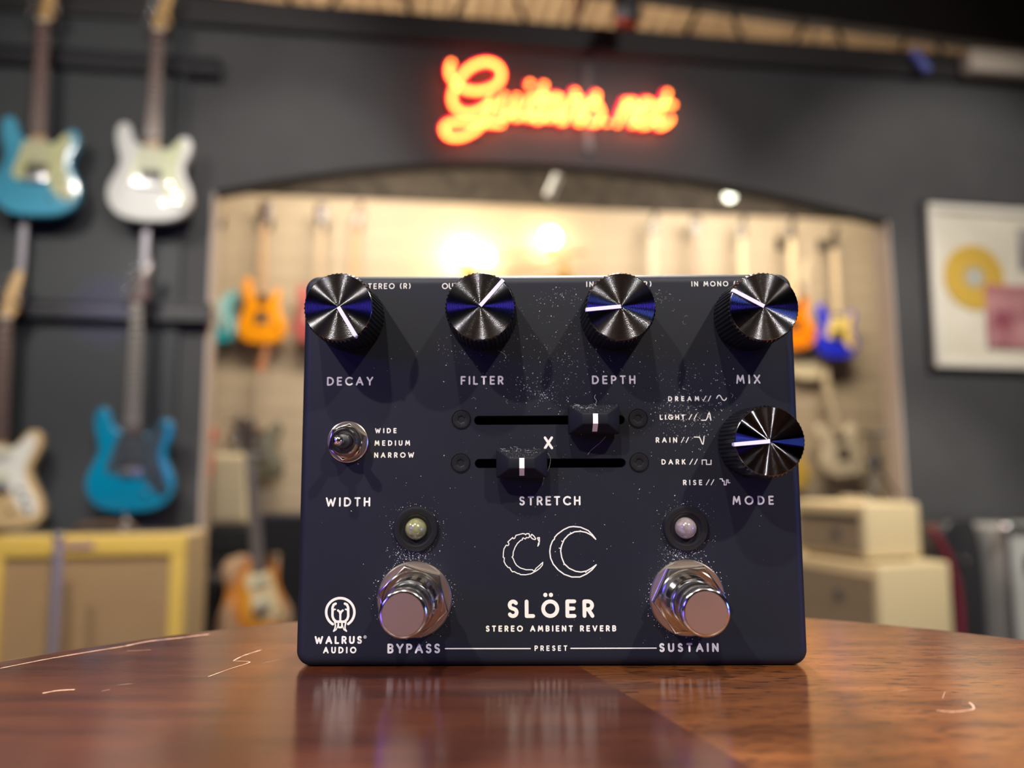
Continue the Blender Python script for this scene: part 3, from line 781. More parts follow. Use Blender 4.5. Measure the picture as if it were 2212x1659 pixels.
# thin upright red rod and black lamp at the ceiling
M_REDP = mat('red_rod_finish', (.45, .10, .09), .5)
tag(MB().tube([WP(.355, 3.02, -.2), WP(.355, 3.74, -.2)], .012).build('red_rod', M_REDP), 'thin red rod rising behind the wall top above the neon sign', 'pipe')
sp_ = on_wall('hanging_loudspeaker', 'black loudspeaker hanging in front of the wall top above the neon sign', 'loudspeaker', .47, 2.98, .25)
MB().box((0, 0, .14), (.10, .10, .28), .02).build('housing', M_BLACK, sp_)
MB().tube([(0, 0, .27), (0, 0, .77)], .012).build('hanger_rod', M_BLACK, sp_)
MB().tube([(-.045, -.06, .03), (-.05, -.062, -.02)], .02, 14).build('swivel_knob', mat('grey_plastic', (.3, .3, .31), .5), sp_)
bx = on_wall('wall_unit', 'cream box fixed high on the dark wall at the right edge', 'wall box', 2.42, 2.965, .1)
MB().box((0, 0, .055), (.46, .09, .11), .02).build('casing', mat('cream_casing', (.5, .44, .36), .6), bx)
bl = on_wall('blue_spotlight', 'small blue can hanging under the wall top', 'spotlight', 1.96, 3.0, .06)
MB().tube([(-.03, -.02, .07), (.03, -.04, -.04)], .022, 14).build('can', mat('blue_can', (.10, .13, .45), .5), bl)

# ================================================================== NEON SIGN
SGN = {'G': [[(265, 215), (248, 260), (252, 310), (280, 365), (340, 418), (430, 442), (520, 435), (600, 400), (645, 340), (640, 270), (590, 225), (520, 212), (430, 240), (350, 310), (292, 410), (268, 500), (290, 570), (350, 612), (430, 612), (510, 575), (575, 505)], [(575, 505), (555, 600), (510, 690), (430, 765), (330, 808), (240, 800), (205, 745), (240, 700), (330, 690), (480, 695), (650, 705)]],
 'u': [[(672, 478), (640, 570), (640, 640), (690, 650), (745, 570), (770, 490)], [(770, 490), (745, 590), (755, 650), (800, 645)]],
 'i': [[(862, 500), (838, 590), (845, 650), (890, 650)], [(875, 378), (868, 400)]],
 't': [[(985, 390), (945, 520), (908, 630), (930, 675), (985, 650)], [(890, 492), (1050, 500)]],
 'a': [[(1115, 500), (1060, 490), (1005, 560), (995, 640), (1040, 660), (1095, 590), (1125, 500), (1100, 600), (1105, 675), (1150, 680)]],
 'r': [[(1150, 660), (1205, 540), (1232, 445), (1240, 510), (1295, 520), (1265, 600), (1240, 670), (1270, 695)]],
 's': [[(1270, 695), (1350, 560), (1405, 465), (1400, 530), (1440, 610), (1415, 690), (1340, 690)]],
 '.': [[(1478, 690), (1492, 694)]],
 'n': [[(1645, 520), (1605, 620), (1572, 705)], [(1600, 620), (1680, 530), (1722, 550), (1690, 640), (1690, 705), (1735, 690)]],
 'e': [[(1755, 640), (1830, 590), (1835, 530), (1785, 535), (1745, 630), (1765, 710), (1830, 705), (1880, 650)]],
 't2': [[(1985, 455), (1935, 580), (1895, 670), (1920, 725), (1985, 695), (2010, 660)], [(1885, 552), (2030, 552)]]}
neon = on_wall('neon_sign', 'glowing red and yellow neon script sign on the dark wall above the arch', 'neon sign', .2, 2.70, 0)
def sg(p):
    a, b_ = p[0] / 2212, p[1] / 959
    s = (-.423 * (1 - a) + .852 * a) * (1 - b_) + (-.418 * (1 - a) + .834 * a) * b_
    z = (2.975 * (1 - a) + 3.074 * a) * (1 - b_) + (2.427 * (1 - a) + 2.494 * a) * b_
    return s - .2, z - 2.70
M_NEON = mat('neon_core', (.9, .3, .1), .4, emit=(1, .19, .022), es=13.5)
M_NEONHALO = mat('neon_red_halo', (.6, .02, .05), .4, emit=(1, .0, .055), es=3.6)
for ch, sts in SGN.items():
    t = MB(); h = MB()
    for st in sts:
        pp = [sg(p) for p in (spline(st, 5, False) if len(st) > 2 else st)]
        t.tube([(p[0], -.06, p[1]) for p in pp], .0080, 10)
        for e in (pp[0], pp[-1]): t.sphere((e[0], -.06, e[1]), .0080, 10, 6)
        h.tube([(p[0] + .002, -.026, p[1] + .018) for p in pp], .017, 10)  # red halo of the letters, built as glowing tubes behind them
    bk = h.build('letter_halo', M_NEONHALO, neon)
    t.build('letter_tube', M_NEON, bk)
MB().box((.15, -.012, .02), (.03, .02, .42)).build('mounting_bar', mat('clear_bar', (.09, .085, .09), .4), neon)
MB().box((-.35, -.012, .0), (.03, .02, .3)).build('mounting_bar', M_WALL, neon)

# ================================================================== GUITARS
STRAT = [(0, 2), (-70, 6), (-128, 32), (-160, 85), (-160, 140), (-136, 195), (-122, 240), (-132, 290), (-142, 340), (-136, 385), (-112, 402), (-90, 388), (-80, 352), (-62, 322), (-30, 308), (28, 300), (58, 300), (82, 324), (108, 352), (134, 350), (146, 322), (138, 276), (120, 230), (130, 185), (152, 135), (154, 82), (128, 34), (74, 8)]
JAZZ = [(20, 0), (-60, 6), (-125, 36), (-165, 90), (-170, 145), (-148, 200), (-128, 250), (-140, 305), (-150, 350), (-138, 392), (-110, 405), (-88, 385), (-72, 345), (-32, 315), (28, 305), (58, 315), (90, 355), (118, 368), (142, 350), (146, 310), (128, 262), (112, 220), (122, 178), (150, 120), (165, 66), (150, 22), (95, 2)]
LESP = [(0, 0), (-80, 6), (-140, 40), (-165, 95), (-160, 150), (-128, 210), (-110, 260), (-122, 315), (-120, 360), (-85, 392), (-35, 396), (-28, 390), (28, 330), (50, 320), (72, 345), (92, 375), (118, 380), (118, 340), (108, 290), (108, 255), (128, 205), (160, 150), (165, 95), (140, 40), (80, 6)]
DBLC = [(0, 0), (-80, 6), (-135, 40), (-158, 95), (-150, 150), (-122, 205), (-108, 255), (-118, 310), (-128, 365), (-120, 420), (-98, 440), (-78, 425), (-70, 380), (-58, 335), (-28, 318), (28, 312), (56, 322), (70, 345), (88, 366), (106, 362), (112, 335), (108, 300), (104, 255), (118, 205), (148, 150), (156, 95), (134, 40), (80, 6)]
PG_STRAT = [(-28, 306), (-54, 292), (-66, 250), (-80, 205), (-90, 165), (-72, 146), (-44, 150), (-40, 140), (40, 140), (48, 122), (88, 76), (118, 62), (134, 78), (126, 125), (104, 185), (98, 232), (112, 288), (120, 322), (100, 336), (76, 310), (54, 292), (28, 296)]
PG_JAZZ = [(-28, 314), (-60, 318), (-80, 300), (-92, 250), (-110, 200), (-100, 165), (-50, 170), (-42, 150), (42, 150), (55, 120), (95, 60), (125, 50), (142, 68), (128, 120), (98, 178), (92, 222), (106, 264), (124, 310), (122, 342), (104, 350), (76, 322), (54, 304), (28, 302)]
HEAD = [(-21, 0), (-27, 10), (-31, 24), (-27, 46), (-10, 100), (8, 152), (20, 176), (36, 183), (48, 168), (46, 140), (37, 105), (34, 80), (40, 58), (44, 42), (38, 26), (27, 15), (21, 0)]
HEAD3 = [(-21, 0), (-26, 20), (-36, 60), (-40, 110), (-38, 150), (-20, 158), (0, 150), (20, 158), (38, 150), (40, 110), (36, 60), (26, 20), (21, 0)]
_mc = {}
def M(name, *a, **k):
    if name not in _mc: _mc[name] = mat(name, *a, **k)
    return _mc[name]
def shp(pts, per=5): return spline(pts, per, True, MM)
def guitar(label, loc, rz, outline, col, pg=None, pgcol=(.62, .66, .42), head=HEAD, headcol=(.55, .34, .13), fbcol=(.10, .05, .035), fretw=.0012, detail=2, neck=.80, tilt=0.0, lean=0.0, group=None, name='electric_guitar', thick=.044, dark_pickup=True, fbr=.6, pucol=None, bodymat=None, finish=.12):
    g = thing(name, label, 'guitar', loc, rz, group)
    g.rotation_euler = (lean, tilt, rz)
    bm_ = bodymat or mat('body_finish', col, .25, coat=1.0, coat_rough=finish)
    MB().plate(shp(outline), -thick / 2, thick / 2, .007, 4).build('body', bm_, g, 45)
    f = -thick / 2
    nk = MB()
    ytop, ybot = neck, .30
    nk.add([(-.021, f - .002, ytop), (.021, f - .002, ytop), (.028, f - .002, ybot), (-.028, f - .002, ybot), (-.015, f + .016, ytop), (.015, f + .016, ytop), (.02, f + .018, ybot), (-.02, f + .018, ybot)],
           [(0, 1, 2, 3), (4, 7, 6, 5), (0, 4, 5, 1), (1, 5, 6, 2), (2, 6, 7, 3), (3, 7, 4, 0)])
    M_HEAD = mat('maple_headstock', headcol, .35, coat=.4)
    n_ = nk.build('neck', M_HEAD, g)
    hs = MB().plate([(p[0] * MM, p[1] * MM) for p in spline(head[:-1] + [head[-1]], 4, False)], 0, .014, .0025, 2).build('headstock', M_HEAD, n_, 45, (0, f + .002, ytop))
    fb = MB()
    fb.add([(-.0212, f - .008, ytop), (.0212, f - .008, ytop), (.0282, f - .008, .325), (-.0282, f - .008, .325), (-.0212, f - .0018, ytop), (.0212, f - .0018, ytop), (.0282, f - .0018, .325), (-.0282, f - .0018, .325)],
           [(0, 1, 2, 3), (0, 4, 5, 1), (1, 5, 6, 2), (2, 6, 7, 3), (3, 7, 4, 0)])
    fb.build('fretboard', mat('rosewood_board', fbcol, fbr), n_, 0)
    MB().box((0, f - .006, ytop), (.043, .009, .005)).build('nut', M('bone', (.7, .66, .55), .5), n_, 0)
    if detail >= 2:
        fm = MB().tube([(-.5, 0, 0), (.5, 0, 0)], fretw, 6).mesh('fret', M('fret_wire', (.6, .57, .52), .3, 1))
        for i in range(1, 22):
            d = .648 * (1 - 2 ** (-i / 12)); z = ytop - d
            w = .042 + (.056 - .042) * d / .48
            o = link('fret', fm, n_, (0, f - .0085, z)); o.scale = (w, 1, 1)
    if pg:
        MB().plate(shp(pg, 4), f - .0035, f + .001, .001, 1).build('pickguard', mat('pickguard_plastic', pgcol, .3, coat=.5), g, 30)
    M_PU = M('black_pickup', (.015, .015, .016), .35)
    M_PC = M('cream_pickup', (.62, .62, .46), .4)
    for z, hb in ((.188, 1), (.238, 0), (.290, 0)) if pg is PG_STRAT else ((.195, 1), (.285, 1)):
        MB().box((0, f - .006, z), (.083, .014, .036 if hb else .017), .006).build('pickup', M_PC if pucol else M_PU if (hb and dark_pickup) or not dark_pickup else M_PC, g)
    br = MB().box((0, f - .005, .150), (.082, .012, .030), .003)
    br.build('bridge', M('bridge_steel', (.42, .42, .43), .32, 1), g)
    if detail >= 1:
        for kx, kz in ((.082, .148), (.104, .112), (.112, .078)) if pg is not None else ((.09, .13), (.115, .09)):
            MB().lathe([(.0095, 0), (.0085, .014), (0, .0145)], 20, 'y', (kx, f - .003, kz)).build('control_knob', M('knob_metal', (.6, .58, .56), .2, 1), g)
    if detail >= 2:
        for i in range(6):
            x = -.0175 + .007 * i
            MB().tube([(x * 1.5, f - .012, .152), (x, f - .0095, ytop), (x * .9 - .002 + .004 * i, f - .002, ytop + .04 + .024 * i)], .0004, 5).build('string', M('string_steel', (.45, .42, .40), .4, 1), g)
        tm = MB().tube([(-.030, .006, 0), (-.012, .006, 0)], .004, 8); tm.sphere((-.036, .006, 0), .009, 12, 8, (1, .5, .8)); tm.tube([(.004, -.012, 0), (.004, .008, 0)], .004, 10)
        tme = tm.mesh('tuner', M_CHROME)
        for i in range(6):
            z = .035 + .024 * i
            link('tuner', tme, n_, (-.024 + .32 * (z - .03), f + .002, ytop + z))
        MB().lathe([(.011, 0), (.008, .012), (0, .012)], 16, 'y', (.055, f, .07)).build('jack_plate', M_CHROME, g)
    return g
HUNG = 'guitars hanging on the dark wall left of the arch'
ZB = .005
guitar('sky blue electric guitar with pale green pickguard, upper left hanging guitar', WP(-1.885, 2.075, .12), TH, STRAT, (.075, .36, .52), PG_STRAT, (.60, .60, .30), tilt=R(-1.0), group=HUNG, fbcol=(.11, .05, .042))
guitar('white electric guitar with pale green pickguard hanging left of the arch', WP(-1.468, 2.072, .12), TH, STRAT, (.80, .80, .76), PG_STRAT, (.55, .58, .34), tilt=R(.3), group=HUNG, fbcol=(.11, .06, .05), fretw=.0016)
guitar('blonde offset electric guitar with white pickguard cut by the left picture edge', WP(-1.955, .875, .12), TH, JAZZ, (.62, .44, .22), PG_JAZZ, (.75, .74, .66), tilt=R(-.6), group=HUNG, fbcol=(.11, .06, .042), headcol=(.62, .40, .17), pucol=1)
guitar('metallic teal blue electric guitar with dark pickguard hanging above the amplifier', WP(-1.486, .932, .12), TH, STRAT, (.0, .20, .36), PG_STRAT, (.045, .06, .075), tilt=R(-.5), group=HUNG, headcol=(.09, .045, .04), fbcol=(.20, .18, .16), fretw=.0022, dark_pickup=False, fbr=.25, finish=.2)

# hangers, rails
M_RAIL = mat('black_rail', (.018, .018, .022), .4)
for z, lab in ((2.775, 'black wall rail behind the upper guitar necks'), (1.725, 'black wall rail behind the lower guitar headstocks')):
    r_ = on_wall('display_rail', lab, 'rail', -2.0, z, .022, 0, 'black display rails')
    MB().box((0, -.018, 0), (1.52, .036, .085), .006).build('rail_bar', M_RAIL, r_)
    for dz in (.03, -.03): MB().box((0, -.040, dz), (1.52, .012, .014), .003).build('rail_lip', M_RAIL, r_)
HG = []
for s, zt, lab in ((-1.888, 2.9, 'hook holding the sky blue guitar'), (-1.462, 2.9, 'hook holding the white guitar'), (-1.953, 1.72, 'grey post and hook holding the blonde guitar'), (-1.495, 1.72, 'grey post and hook holding the teal blue guitar')):
    h_ = on_wall('guitar_hanger', lab + ' on the dark wall', 'guitar hanger', s, zt, .078, 0, 'guitar hangers on the rails')
    lo = zt < 2
    MB().box((0, 0, .04 if not lo else .19), (.028, .014, .10 if not lo else .40), .004).build('backplate', M('grey_bracket', (.30, .28, .31), .45, .3), h_)
    for sd in (-1, 1):
        MB().tube([(0, -.006, .01), (sd * .026, -.02, .01), (sd * .030, -.075, .0), (sd * .022, -.09, .02)], .006, 8).build('yoke_arm', M_BLACK, h_)

# ================================================================== LEFT AMPLIFIER
amp = on_wall('combo_amplifier', 'tweed guitar amplifier with yellow frame and brown grille below the hanging guitars', 'amplifier', -1.505, .27, .32)
AW, AH, AD = .64, .605, .25
M_TWEED = vary(mat('yellow_tweed', (.70, .50, .13), .7), nscale=180, c1=(.66, .43, .07), c2=(.84, .58, .12))
M_TWSIDE = vary(mat('tweed_side', (.52, .40, .22), .7), nscale=180, c1=(.44, .34, .18), c2=(.58, .45, .26))
M_GRILL = vary(mat('brown_grille_cloth', (.26, .185, .105), .8), scale=(2, 1, 120), nscale=6, c1=(.33, .205, .09), c2=(.42, .27, .13))
MB().box((0, 0, AH / 2), (AW, AD, AH), .015).build('cabinet', M_TWSIDE, amp)
for nm, c_, d_ in (('frame_rail', (0, -.135, AH - .035), (AW - .01, .03, .07)), ('frame_rail', (0, -.135, .03), (AW - .01, .03, .06)), ('frame_stile', (-AW / 2 + .032, -.135, AH / 2), (.05, .03, AH - .13)), ('frame_stile', (AW / 2 - .032, -.135, AH / 2), (.05, .03, AH - .13))):
    MB().box(c_, d_, .006).build(nm, M_TWEED, amp)
MB().box((0, -.128, AH / 2 - .005), (AW - .1, .012, AH - .13)).build('grille_cloth', M_GRILL, amp, 0)
MB().box((0, .01, AH - .002), (AW - .12, .14, .012), .004).build('control_panel', M('dark_panel', (.06, .05, .045), .3), amp)
MB().tube([(-.10, 0, AH), (-.085, 0, AH + .022), (0, 0, AH + .03), (.085, 0, AH + .022), (.10, 0, AH)], .011, 10).build('handle', M('brown_leather', (.12, .07, .04), .6), amp)
MB().box((-.03, -.152, AH - .035), (.10, .006, .022), .003).build('name_plate', M('plum_plate', (.25, .15, .22), .4), amp)
st = on_wall('amplifier_stand', 'low black platform under the tweed amplifier', 'platform', -1.505, 0, .32)
MB().box((0, 0, .135), (.66, .28, .27), .01).build('platform_box', M_BLACK, st)
tg_ = on_wall('price_tag', 'small white tag hanging under the teal blue guitar', 'price tag', -1.50, .862, .17)
MB().box((0, 0, .025), (.018, .002, .05)).build('card', M('white_card', (.75, .74, .72), .6), tg_, 0, (0, 0, 0), (0, R(18), 0))
MB().tube([(.008, 0, .045), (.012, -.01, .075)], .0015, 6).build('tag_string', M('white_card', (.75, .74, .72), .6), tg_)
ms = on_wall('microphone_stand', 'slim metal stand pole in front of the tweed amplifier', 'microphone stand', -1.535, 0, .62)
MB().lathe([(0, 0), (.13, 0), (.13, .012), (.03, .025), (.018, .06)], 40, 'z').build('base', M_BLACK, ms)
MB().tube([(0, 0, .04), (0, 0, .80), (-.004, 0, .885)], [.016, .016, .012], 14).build('pole', M('purple_lit_steel', (.62, .55, .60), .3, .7), ms)  # purple light on the steel pole is put into its colour
MB().sphere((-.004, 0, .885), .016).build('pole_cap', M_STEEL, ms)

# ================================================================== RIGHT SIDE
fr = on_wall('framed_record', 'white framed gold record with sleeve on the dark wall at right', 'framed record', 2.34, 1.548, .004)
fr.rotation_euler = (0, R(.8), TH)
FW, FH = .72, .785
M_WFR = mat('white_frame', (.70, .66, .57), .45)
for c_, d_ in (((0, -.02, FH - .02), (FW, .04, .04)), ((0, -.02, .02), (FW, .04, .04)), ((-FW / 2 + .02, -.02, FH / 2), (.04, .04, FH - .08)), ((FW / 2 - .02, -.02, FH / 2), (.04, .04, FH - .08))):
    MB().box(c_, d_, .006).build('frame_bar', M_WFR, fr)
MB().box((0, -.008, FH / 2), (FW + .035, .016, FH + .035)).build('back_edge', M_BLACK, fr, 0)
MB().box((0, -.020, FH / 2), (FW - .07, .006, FH - .07)).build('mat_board', vary(mat('cream_mat_board', (.68, .63, .50), .6), nscale=5, c1=(.64, .59, .46), c2=(.72, .67, .55)), fr, 0)
M_GOLD = mat('gold_record', (.80, .52, .09), .35, .3)
rec = MB().lathe([(.157, 0), (.157, .003), (.050, .003)], 72, 'y').build('record_disc', M_GOLD, fr, 20, (-.133, -.026, .435))
MB().lathe([(.050, .0032), (.018, .0034)], 48, 'y').build('record_label', M('grey_label', (.36, .36, .31), .5), rec, 0)
MB().lathe([(.018, .0034), (.006, .0040), (.004, .0030)], 24, 'y').build('record_hub', M('pale_hub', (.7, .68, .6), .4), rec, 0)
M_SLEEVE = vary(mat('pink_sleeve', (.45, .18, .18), .5), nscale=6, c1=(.26, .06, .09), c2=(.62, .34, .32), lo=.35, hi=.65)
MB().box((.10, -.034, .25), (.37, .008, .30), .002).build('record_sleeve', M_SLEEVE, fr, 0)
MB().box((.10, -.039, .375), (.37, .003, .05)).build('sleeve_strip', M('rose_strip', (.42, .17, .18), .5), fr, 0)
MB().box((.235, -.026, .585), (.24, .004, .21)).build('photo_print', vary(mat('grey_photo', (.2, .19, .2), .5), nscale=8, c1=(.10, .10, .11), c2=(.36, .34, .34)), fr, 0)

M_CRSIDE = mat('cream_tolex', (.68, .55, .31), .6)
M_CRGR = vary(mat('tan_grille', (.30, .24, .15), .8), scale=(1, 1, 60), nscale=8, c1=(.27, .215, .135), c2=(.34, .27, .17))
def cream_amp(label, s, z, off, rz, w, d, h, panel):
    a = on_wall('guitar_cabinet', label, 'amplifier', s, z, off, rz)
    MB().box((0, 0, h / 2), (w, d, h), .012).build('cabinet', M_CRSIDE, a)
    gh = h - (.095 if panel else .07)
    MB().box((0, -d / 2 - .002, .025 + gh / 2), (w - .05, .008, gh)).build('grille_cloth', M_CRGR, a, 0)
    if panel: MB().box((0, -d / 2 - .004, h - .055), (w - .06, .01, .022)).build('control_panel', M('black_strip', (.02, .022, .02), .4), a, 0)
    MB().lathe([(.024, 0), (.022, .004), (0, .005)], 24, 'y', (w * .12, -d / 2 - .006, .03 + gh * (.5 if panel else .80))).build('badge', M('grey_badge', (.10, .09, .10), .4), a)
    if panel: MB().tube([(-.08, 0, h - .002), (-.07, 0, h + .015), (.07, 0, h + .015), (.08, 0, h - .002)], .008, 8).build('handle', M('cream_handle', (.5, .42, .3), .6), a)
    for x in (-1, 1):
        for y in (-1, 1): MB().lathe([(.014, -.0), (.012, -.012)], 14, 'z', (x * (w / 2 - .04), y * (d / 2 - .04), 0)).build('foot', M_BLACK, a)
    return a
RZ = R(-78)
cream_amp('large cream amplifier cabinet at the lower right, under the small one', 1.43, .175, .24, RZ, .54, .36, .548, False)
cream_amp('small cream amplifier with black control strip on the large cream cabinet', 1.412, .735, .24, RZ, .40, .28, .215, True)
pl_ = on_wall('amplifier_plinth', 'low black plinth under the large cream cabinet', 'platform', 1.43, 0, .24, RZ)
MB().box((0, 0, .08), (.52, .34, .16), .01).build('plinth_box', M_BLACK, pl_)

def tripod(label, s, z, off, h, sp, group='small black tripod stands'):
    t = on_wall('tripod_stand', label, 'stand', s, z, off, 0, group)
    for k in range(3):
        a = R(90 + 120 * k + 20)
        MB().tube([(0, 0, h * .52), (sp * math.cos(a), sp * math.sin(a), .006)], .006, 8).build('leg', M_BLACK, t)
    MB().tube([(0, 0, h * .5), (0, 0, h)], .008, 10).build('post', M_BLACK, t)
    MB().sphere((0, 0, h * .56), .026, 14, 10, (1.3, 1, 1)).build('hub', M_BLACK, t)
    MB().tube([(-.05, -.02, h * 1.02), (0, 0, h), (.05, -.02, h * 1.03)], .008, 8).build('cradle', M_BLACK, t)
tripod('small black tripod stand on top of the small cream amplifier', 1.50, .967, .26, .26, .09)

cs = on_wall('instrument_case', 'black upright guitar case with maroon edge beside the cream cabinets', 'guitar case', 1.85, 0, .17)
MB().plate([(p[0], p[1]) for p in spline([(-.13, 0), (-.15, .2), (-.13, .5), (-.10, .72), (-.05, .85), (.02, .87), (.09, .86), (.12, .7), (.12, .3), (.12, 0)], 5, False)], -.10, .10, .02).build('shell', M_SATIN, cs)
MB().tube([(p[0], -.115, p[1]) for p in spline([(-.13, .84), (-.09, .78), (-.05, .69), (-.025, .58), (-.02, .46), (-.03, .30)], 5, False)], .017, 10).build('maroon_edge', M('maroon_trim', (.16, .016, .03), .5), cs)
MB().box((.02, -.108, .70), (.03, .014, .03), .004).build('latch', M_CHROME, cs)

rc = on_wall('road_case', 'grey metal edged road case standing at the right picture edge', 'road case', 2.27, 0, .22)
RCW = .58
MB().box((0, 0, .425), (RCW, .34, .84), .01).build('panel_box', vary(mat('grey_laminate', (.36, .36, .33), .45), nscale=4, c1=(.33, .33, .30), c2=(.40, .40, .37)), rc)
for c_, d_ in (((0, -.172, .838), (RCW + .01, .02, .03)), ((-RCW / 2, -.172, .425), (.014, .02, .84)), ((RCW / 2, -.172, .425), (.026, .02, .84)), ((0, -.172, .012), (RCW + .01, .02, .024)), ((0, .1, .845), (RCW + .01, .02, .02))):
    MB().box(c_, d_, .005).build('metal_edge', M_STEEL, rc)
for x in (-1, 1):
    MB().sphere((x * RCW / 2, -.172, .842), .026).build('ball_corner', M_CHROME, rc)
for x in (-.18, .12): MB().box((x, -.178, .70), (.09, .014, .07), .006).build('butterfly_latch', M_CHROME, rc)

# ================================================================== BACK ROOM
BG = 'guitars on the far slat wall'
def back_guitar(label, s, zb, outline, col, off=-1.88, pg=None, pgcol=(.7, .7, .7), headcol=(.07, .04, .03), fb=(.09, .05, .035), neck=.80, tilt=0, head=HEAD, **k):
    return guitar(label, WP(s, zb, off), TH, outline, col, pg, pgcol, head, headcol, fb, detail=1, neck=neck, tilt=tilt, group=BG, **k)
back_guitar('turquoise guitar on the far wall, half hidden by the left jamb', -1.70, 1.90, STRAT, (.02, .34, .42), pg=PG_STRAT, pgcol=(.35, .55, .55), headcol=(.4, .25, .12), fb=(.42, .26, .14))
back_guitar('orange double-cut guitar on the far wall left of the pedal', -1.385, 1.905, DBLC, (.90, .33, .005), headcol=(.05, .02, .02), fb=(.44, .28, .16), head=HEAD3)
back_guitar('rose red guitar on the far wall at the upper left pedal corner', -1.02, 1.90, off=-1.86, outline=STRAT, col=(.45, .10, .10), pg=PG_STRAT, pgcol=(.6, .42, .38), headcol=(.05, .02, .03), fb=(.4, .3, .2), head=HEAD3)
back_guitar('orange guitar behind the top left pedal knob', -.80, 1.93, DBLC, (.80, .26, .02), headcol=(.14, .07, .04), fb=(.5, .3, .17), off=-1.945)
for i, (s, lab) in enumerate(((1.27, 'far wall guitar, first headstock right of the wall lamps'), (1.60, 'far wall guitar, second headstock right of the wall lamps'), (1.935, 'far wall guitar, third headstock right of the wall lamps'))):
    back_guitar(lab, s, 1.93, (STRAT, LESP, STRAT)[i], ((.6, .5, .35), (.25, .05, .03), (.65, .6, .5))[i], headcol=(.05, .035, .025), fb=((.6, .5, .38), (.40, .26, .2), (.62, .5, .32))[i], head=(HEAD, HEAD3, HEAD)[i])
back_guitar('orange guitar on the far wall right behind the pedal edge', 2.30, 1.93, LESP, (.95, .26, .005), headcol=(.05, .035, .025), fb=(.66, .52, .32), off=-1.85)
back_guitar('bright blue guitar with yellow pickguard on the far wall right of the pedal', 2.63, 1.865, STRAT, (.02, .03, .62), off=-1.85, pg=PG_STRAT, pgcol=(.85, .62, .12), headcol=(.05, .035, .025), fb=(.6, .46, .3))
back_guitar('cream guitar low on the far wall behind the blue one', 2.45, 1.72, LESP, (.72, .62, .42), off=-1.945, neck=.72, headcol=(.6, .5, .35), fb=(.5, .4, .3))
back_guitar('dark olive guitar on the far wall below the orange one', -1.385, 1.03, JAZZ, (.10, .095, .065), off=-1.88, pg=PG_JAZZ, pgcol=(.2, .19, .15), headcol=(.42, .18, .09), fb=(.38, .3, .22), neck=.68)
back_guitar('red guitar low on the far wall beside the left jamb', -1.80, 1.00, STRAT, (.75, .05, .012), off=-1.88, headcol=(.06, .03, .02), fb=(.5, .36, .22), neck=.70)
back_guitar('yellow guitar low on the far wall right of the pedal', 2.22, .93, LESP, (.68, .44, .08), off=-1.88, headcol=(.5, .35, .16), fb=(.5, .4, .28), neck=.70)
back_guitar('pale cream guitar low on the far wall above the small cream amplifier', 2.68, 1.02, JAZZ, (.70, .60, .44), off=-1.88, headcol=(.55, .45, .3), fb=(.55, .45, .32), neck=.60, tilt=R(-12))

# hanging pegs for the far wall guitars
peg = MB().tube([(0, 0, 0), (0, -.07, .0)], .010, 10)
pegm = peg.mesh('peg_arm', M_BLACK)
for s, lab in ((-1.70, 'turquoise'), (-1.385, 'left orange'), (-1.02, 'rose red'), (-.80, 'hidden orange'), (2.30, 'right orange'), (2.63, 'bright blue')):
    p_ = on_wall('guitar_peg', 'black slat wall peg holding the %s guitar' % lab, 'guitar hanger', s, 2.745, -2.0, 0, 'pegs on the far slat wall')
    MB().box((0, -.006, 0), (.05, .012, .09), .004).build('peg_plate', M_BLACK, p_)
    for sd in (-1, 1): link('peg_arm', pegm, p_, (sd * .026, -.012, 0))

# wall lamps
M_BULB = mat('lit_bulb', (1, .9, .7), .4, emit=(1, .80, .48), es=42)
M_BRASS = mat('aged_brass', (.35, .22, .08), .4, .8)
def lamp(label, s, z, bulbs, arm):
    l_ = on_wall('wall_lamp', label, 'lamp', s, z, -2.0, 0, 'lamps on the far wall')
    MB().lathe([(.05, 0), (.05, .012), (.02, .03), (0, .03)], 32, 'y').build('wall_plate', M_BRASS, l_)
    for bx_, bz_, r_ in bulbs:
        MB().tube([(0, -.02, 0), (bx_ * .5, -.10, bz_ * .4), (bx_, -.15, bz_ - r_ - .03)], .008, 8).build('swan_neck', M_BRASS, l_)
        MB().lathe([(.022, 0), (.026, .045)], 20, 'z', (bx_, -.15, bz_ - r_ - .035)).build('socket', M_BRASS, l_)
        MB().sphere((bx_, -.15, bz_), r_, 20, 14).build('bulb', M_BULB, l_)
    for a, b_ in arm:
        MB().tube([a, b_], .009, 8).build('brace', M_BRASS, l_)
lamp('wall lamp with two blazing bulbs on the far wall, left one', -.02, 2.46, [(-.05, .11, .075), (.09, .07, .055)], [])
lamp('wall lamp with one blazing bulb and bracing arms on the far wall, right one', .66, 2.46, [(-.13, .22, .062)], [((-.45, -.10, -.03), (.05, -.12, .13)), ((-.50, -.10, .08), (-.05, -.12, .14)), ((.05, -.12, .13), (.14, -.12, .13)), ((-.02, -.12, .1), (.04, -.12, -.12))])

